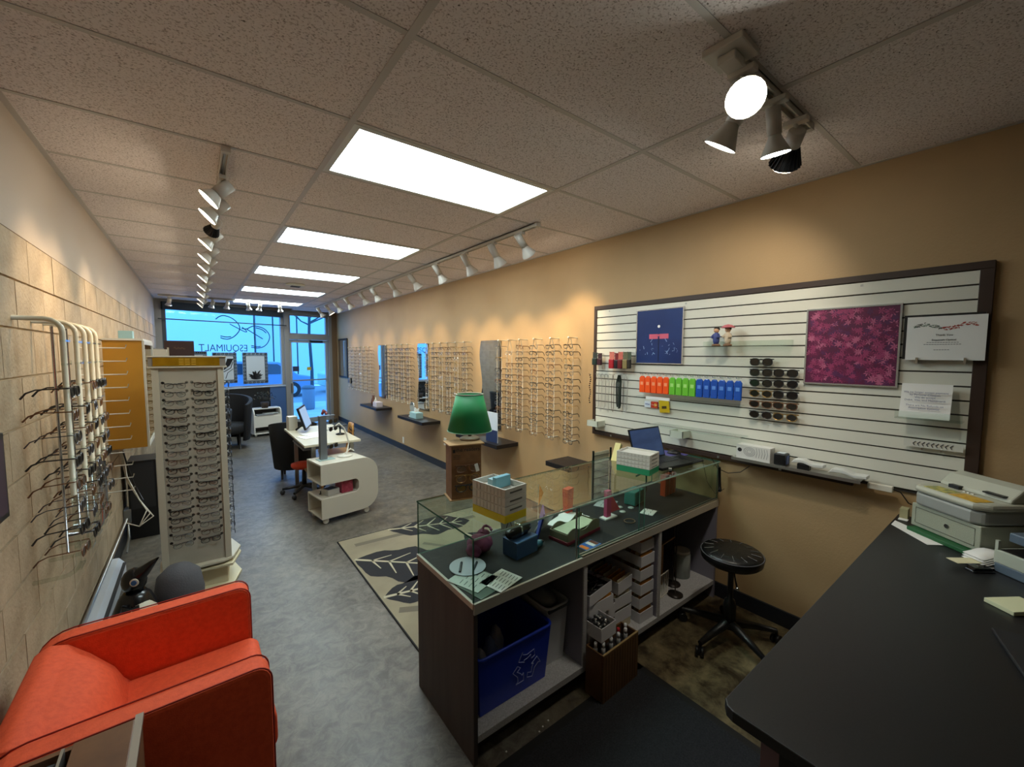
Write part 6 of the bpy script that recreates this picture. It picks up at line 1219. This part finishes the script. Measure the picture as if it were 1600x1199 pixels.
# consultation table
t = thing('consultation_table', 'white-topped square table beside the black tub chair', 'table', (1.17, 5.30, 0), 0); TTM = M('cream table top', 'd6cdb4', .35)
part(t, 'table_top', TTM, (-.31, .27, -.62, .62, .715, .74), bevel=.003); 
for x in (-.2, .2):
    for y in (-.5, .5): part(t, 'leg', ALU, (x-.02, x+.02, y-.02, y+.02, 0, .715))
part(t, 'keyboard_tray', GREY, (-.30, -.02, -.5, .1, .66, .68)); part(t, 'lower_shelf', M('tan wood', '9c7440', .5), (-.2, .0, -.4, .1, .32, .34))
t = thing('monitor', 'tilted flat monitor facing left on the consultation table', 'monitor', (1.10, 5.60, .741), math.radians(70)); q = MB(); q.box(-.21, .21, 0, .025, .02, .30, BLACK, Tm((0, 0, .02), rx=-.30)); q.build('case', t, bevel=.004); q = MB(); q.box(-.19, .19, -.002, 0, .04, .28, M('pale lit screen', '8fa8c8', .3, emit=.25, ecol='9ab8e0'), Tm((0, 0, .02), rx=-.30)); q.build('screen', t); q = MB(); q.tube([(0, .05, .10), (-.0, .16, 0.01)], .012, BLACK, 8); q.build('stand', t)
t = thing('keyboard_paper', 'white papers lying on the consultation table', 'paper', (1.02, 5.15, .741), .3); part(t, 'sheet', PAPER, (-.12, .1, -.1, .1, 0, .004)); part(t, 'sheet', PAPER, (-.02, .2, -.02, .22, .004, .007))
t = thing('cream_box', 'cream box standing left of the monitor on the table', 'box', (.93, 5.78, .741), .1); part(t, 'carton', OFFW, (-.05, .05, -.06, .06, 0, .17), bevel=.003)
t = thing('desk_stand', 'small black stands between monitor and display stand', 'stand', (1.33, 5.1, .741)); q = MB(); q.lathe([(.05, 0), (.05, .01), (.01, .02), (.01, .1)], BLACK, 14); q.build('base', t); part(t, 'shelf', DKGREY, (-.06, .07, -.03, .05, .10, .11))
# black tub chair
def tub(label, x, y, rz, m, seatm, R_=.30, h=.76, sh=.42):
    t = thing('tub_chair', label, 'chair', (x, y, 0), rz); q = MB(); n = 18; vs = []
    for i in range(n+1):
        a = PI*.5+PI*2*(.14+.72*i/n)-PI/2; e = abs(i-n/2)/(n/2); hh = h-.16*e**2
        for rr, zz in ((R_*.92, .14), (R_+.03, hh), (R_-.03, hh), (R_*.92-.06, .14)): vs.append((rr*math.cos(a), rr*math.sin(a), zz))
    fs = []
    for i in range(n):
        for k in range(4): fs.append((4*i+k, 4*i+(k+1) % 4, 4*i+4+(k+1) % 4, 4*i+4+k)[::-1])
    fs += [(0, 1, 2, 3), (4*n+3, 4*n+2, 4*n+1, 4*n)]; q.add(vs, fs, m, True); q.build('shell', t, bevel=.01)
    q = MB(); q.lathe([(R_*.80, sh-.16), (R_*.86, sh-.12), (R_*.86, sh-.03), (R_*.78, sh), (0, sh+.005)], seatm, 24); q.build('seat', t)
    for k in range(4): a = PI/4+k*PI/2; q = MB(); q.tube([(R_*.72*math.cos(a), R_*.72*math.sin(a), 0), (R_*.70*math.cos(a), R_*.70*math.sin(a), sh-.15)], [.014, .022], BLACK, 8); q.build('leg', t)
    return t
BLF = M('black fabric', '0f1015', .8)
tub('black tub chair standing behind the consultation table', 1.03, 6.32, math.radians(75), BLF, M('orange seat cloth', 'c8401e', .7), .27, .80)
tub('large black tub chair in front of the window bulkhead', .35, 8.9, math.radians(-90), BLF, BLF, .42, .95, .44)
tub('black tub chair behind the ivory tower at the far left', .02, 7.6, math.radians(200), BLF, BLF, .36, .85, .44)
# stool base under the table
t = thing('task_stool', 'black task stool with orange red seat under the table', 'stool', (.99, 5.45, 0)); q = MB(); q.lathe([(.12, .32), (.14, .34), (.14, .37), (.0, .385)], MATS['orange seat cloth'], 24); q.build('seat', t); q = MB(); q.lathe([(.03, .08), (.02, .32)], BLACK, 12); q.build('post', t)
for i in range(5):
    a = 2*PI*i/5+.3; q = MB(); q.tube([(0, 0, .10), (.24*math.cos(a), .24*math.sin(a), .07)], [.022, .014], BLACK, 8); q.ball((.24*math.cos(a), .24*math.sin(a), .03), .03, DKGREY, 10); q.build('base_leg', t)
# bentwood chair behind the table
t = thing('wooden_chair', 'light perforated wooden chair right of the consultation table', 'chair', (1.35, 5.50, 0), math.radians(82)); WC = M('honey wood', 'b5803c', .45)
q = MB(); q.prism([(-.19, -.19), (.19, -.19), (.2, .17), (-.2, .17)], .43, .455, WC); q.build('seat', t, bevel=.008)
q = MB(); n = 10; vs = []
for zz, w_ in ((.50, .17), (.62, .19), (.74, .19), (.80, .14)):
    for i in range(n+1): u = -1+2*i/n; vs.append((u*w_, -.20-.03*(1-u*u)-.06*(zz-.5), zz))
fs = [(r_*(n+1)+i, r_*(n+1)+i+1, (r_+1)*(n+1)+i+1, (r_+1)*(n+1)+i) for r_ in range(3) for i in range(n)]; q.add(vs, fs, WC, True); o = q.build('backrest', t); md = o.modifiers.new('s', 'SOLIDIFY'); md.thickness = .014
q = MB()
for r_ in range(4):
    for c_ in range(4): q.lathe([(.014, -.03), (.014, .0)], M('dark perforation', '4a3018', .7), 10, Tm((-.11+.075*c_, -.225-.06*(.54+.06*r_-.5), .54+.06*r_), rx=PI/2))
q.build('perforations', t)
for x in (-.17, .17):
    q = MB(); q.tube([(x, .16, 0), (x*.95, .14, .43)], .014, WC, 8); q.build('leg', t); q = MB(); q.tube([(x*1.05, -.22, 0), (x, -.17, .43), (x, -.20, .54)], .014, WC, 8); q.build('leg', t)
# white magazine cart and plant near the window
t = thing('magazine_cart', 'white rounded magazine cart in front of the black bulkhead', 'cart', (.88, 9.72, .05), math.radians(10)); L_, H_, D_ = .52, .52, .30
for yy in (0,):
    pass
for xx in (0, L_-.02):
    q = MB(); q.prism([(0, 0), (D_, 0), (D_, H_), (.09, H_), (.03, H_-.03), (0, H_-.10)], xx, xx+.02, WHITE, 'x'); q.build('side_panel', t)
part(t, 'front_panel', WHITE, (.02, L_-.02, .0, .012, .14, .36), bevel=.002); part(t, 'top_board', WHITE, (.02, L_-.02, .08, D_, H_-.02, H_)); part(t, 'bottom_board', WHITE, (.02, L_-.02, 0, D_, 0, .02)); part(t, 'shelf_board', WHITE, (.02, L_-.02, .012, D_, .36, .375))
part(t, 'back_panel', DKGREY, (.02, L_-.02, D_-.01, D_, .02, H_-.02))
for x in (.04, L_-.04): q = MB(); q.ball((x, .05, -.022), .026, OFFW, 10); q.ball((x, D_-.05, -.022), .026, OFFW, 10); q.build('caster', t)
t = thing('magazine_stack', 'slanted grey magazines in the white magazine cart', 'magazines', (1.12, 9.86, .427), math.radians(10)); q = MB(); q.box(-.20, .10, -.1, .1, 0, .02, M('grey magazine', '8a8e94', .4)); q.box(-.05, .20, -.09, .09, .021, .035, M('pale magazine', 'b4b8bc', .4)); q.build('magazine', t)
t = thing('potted_plant', 'dark dried bush plant standing on the white magazine cart', 'plant', (1.10, 9.90, .572)); q = MB(); q.lathe([(.06, 0), (.08, .12)], M('plant pot brown', '3c3028', .6), 16); q.build('pot', t); q = MB(); PLm = [M('dark foliage', '2c3428', .8), M('brown foliage', '4c4438', .8)]
for i in range(170):
    a = rnd.uniform(0, 2*PI); e = rnd.uniform(.1, 1.4); r = rnd.uniform(.08, .20); c_ = Vector((math.cos(a)*math.cos(e)*r*1.1, math.sin(a)*math.cos(e)*r*.6, .14+math.sin(e)*r*1.1)); u = Vector((rnd.uniform(-1, 1), rnd.uniform(-1, 1), rnd.uniform(-.5, 1))).normalized()*.035; s_ = u.cross(Vector((0, 0, 1)))*.3
    q.add([c_-u, c_+s_, c_+u, c_-s_], [(0, 1, 2, 3)], PLm[i % 2])
tag(q.build('foliage', t), None, None, kind='stuff');
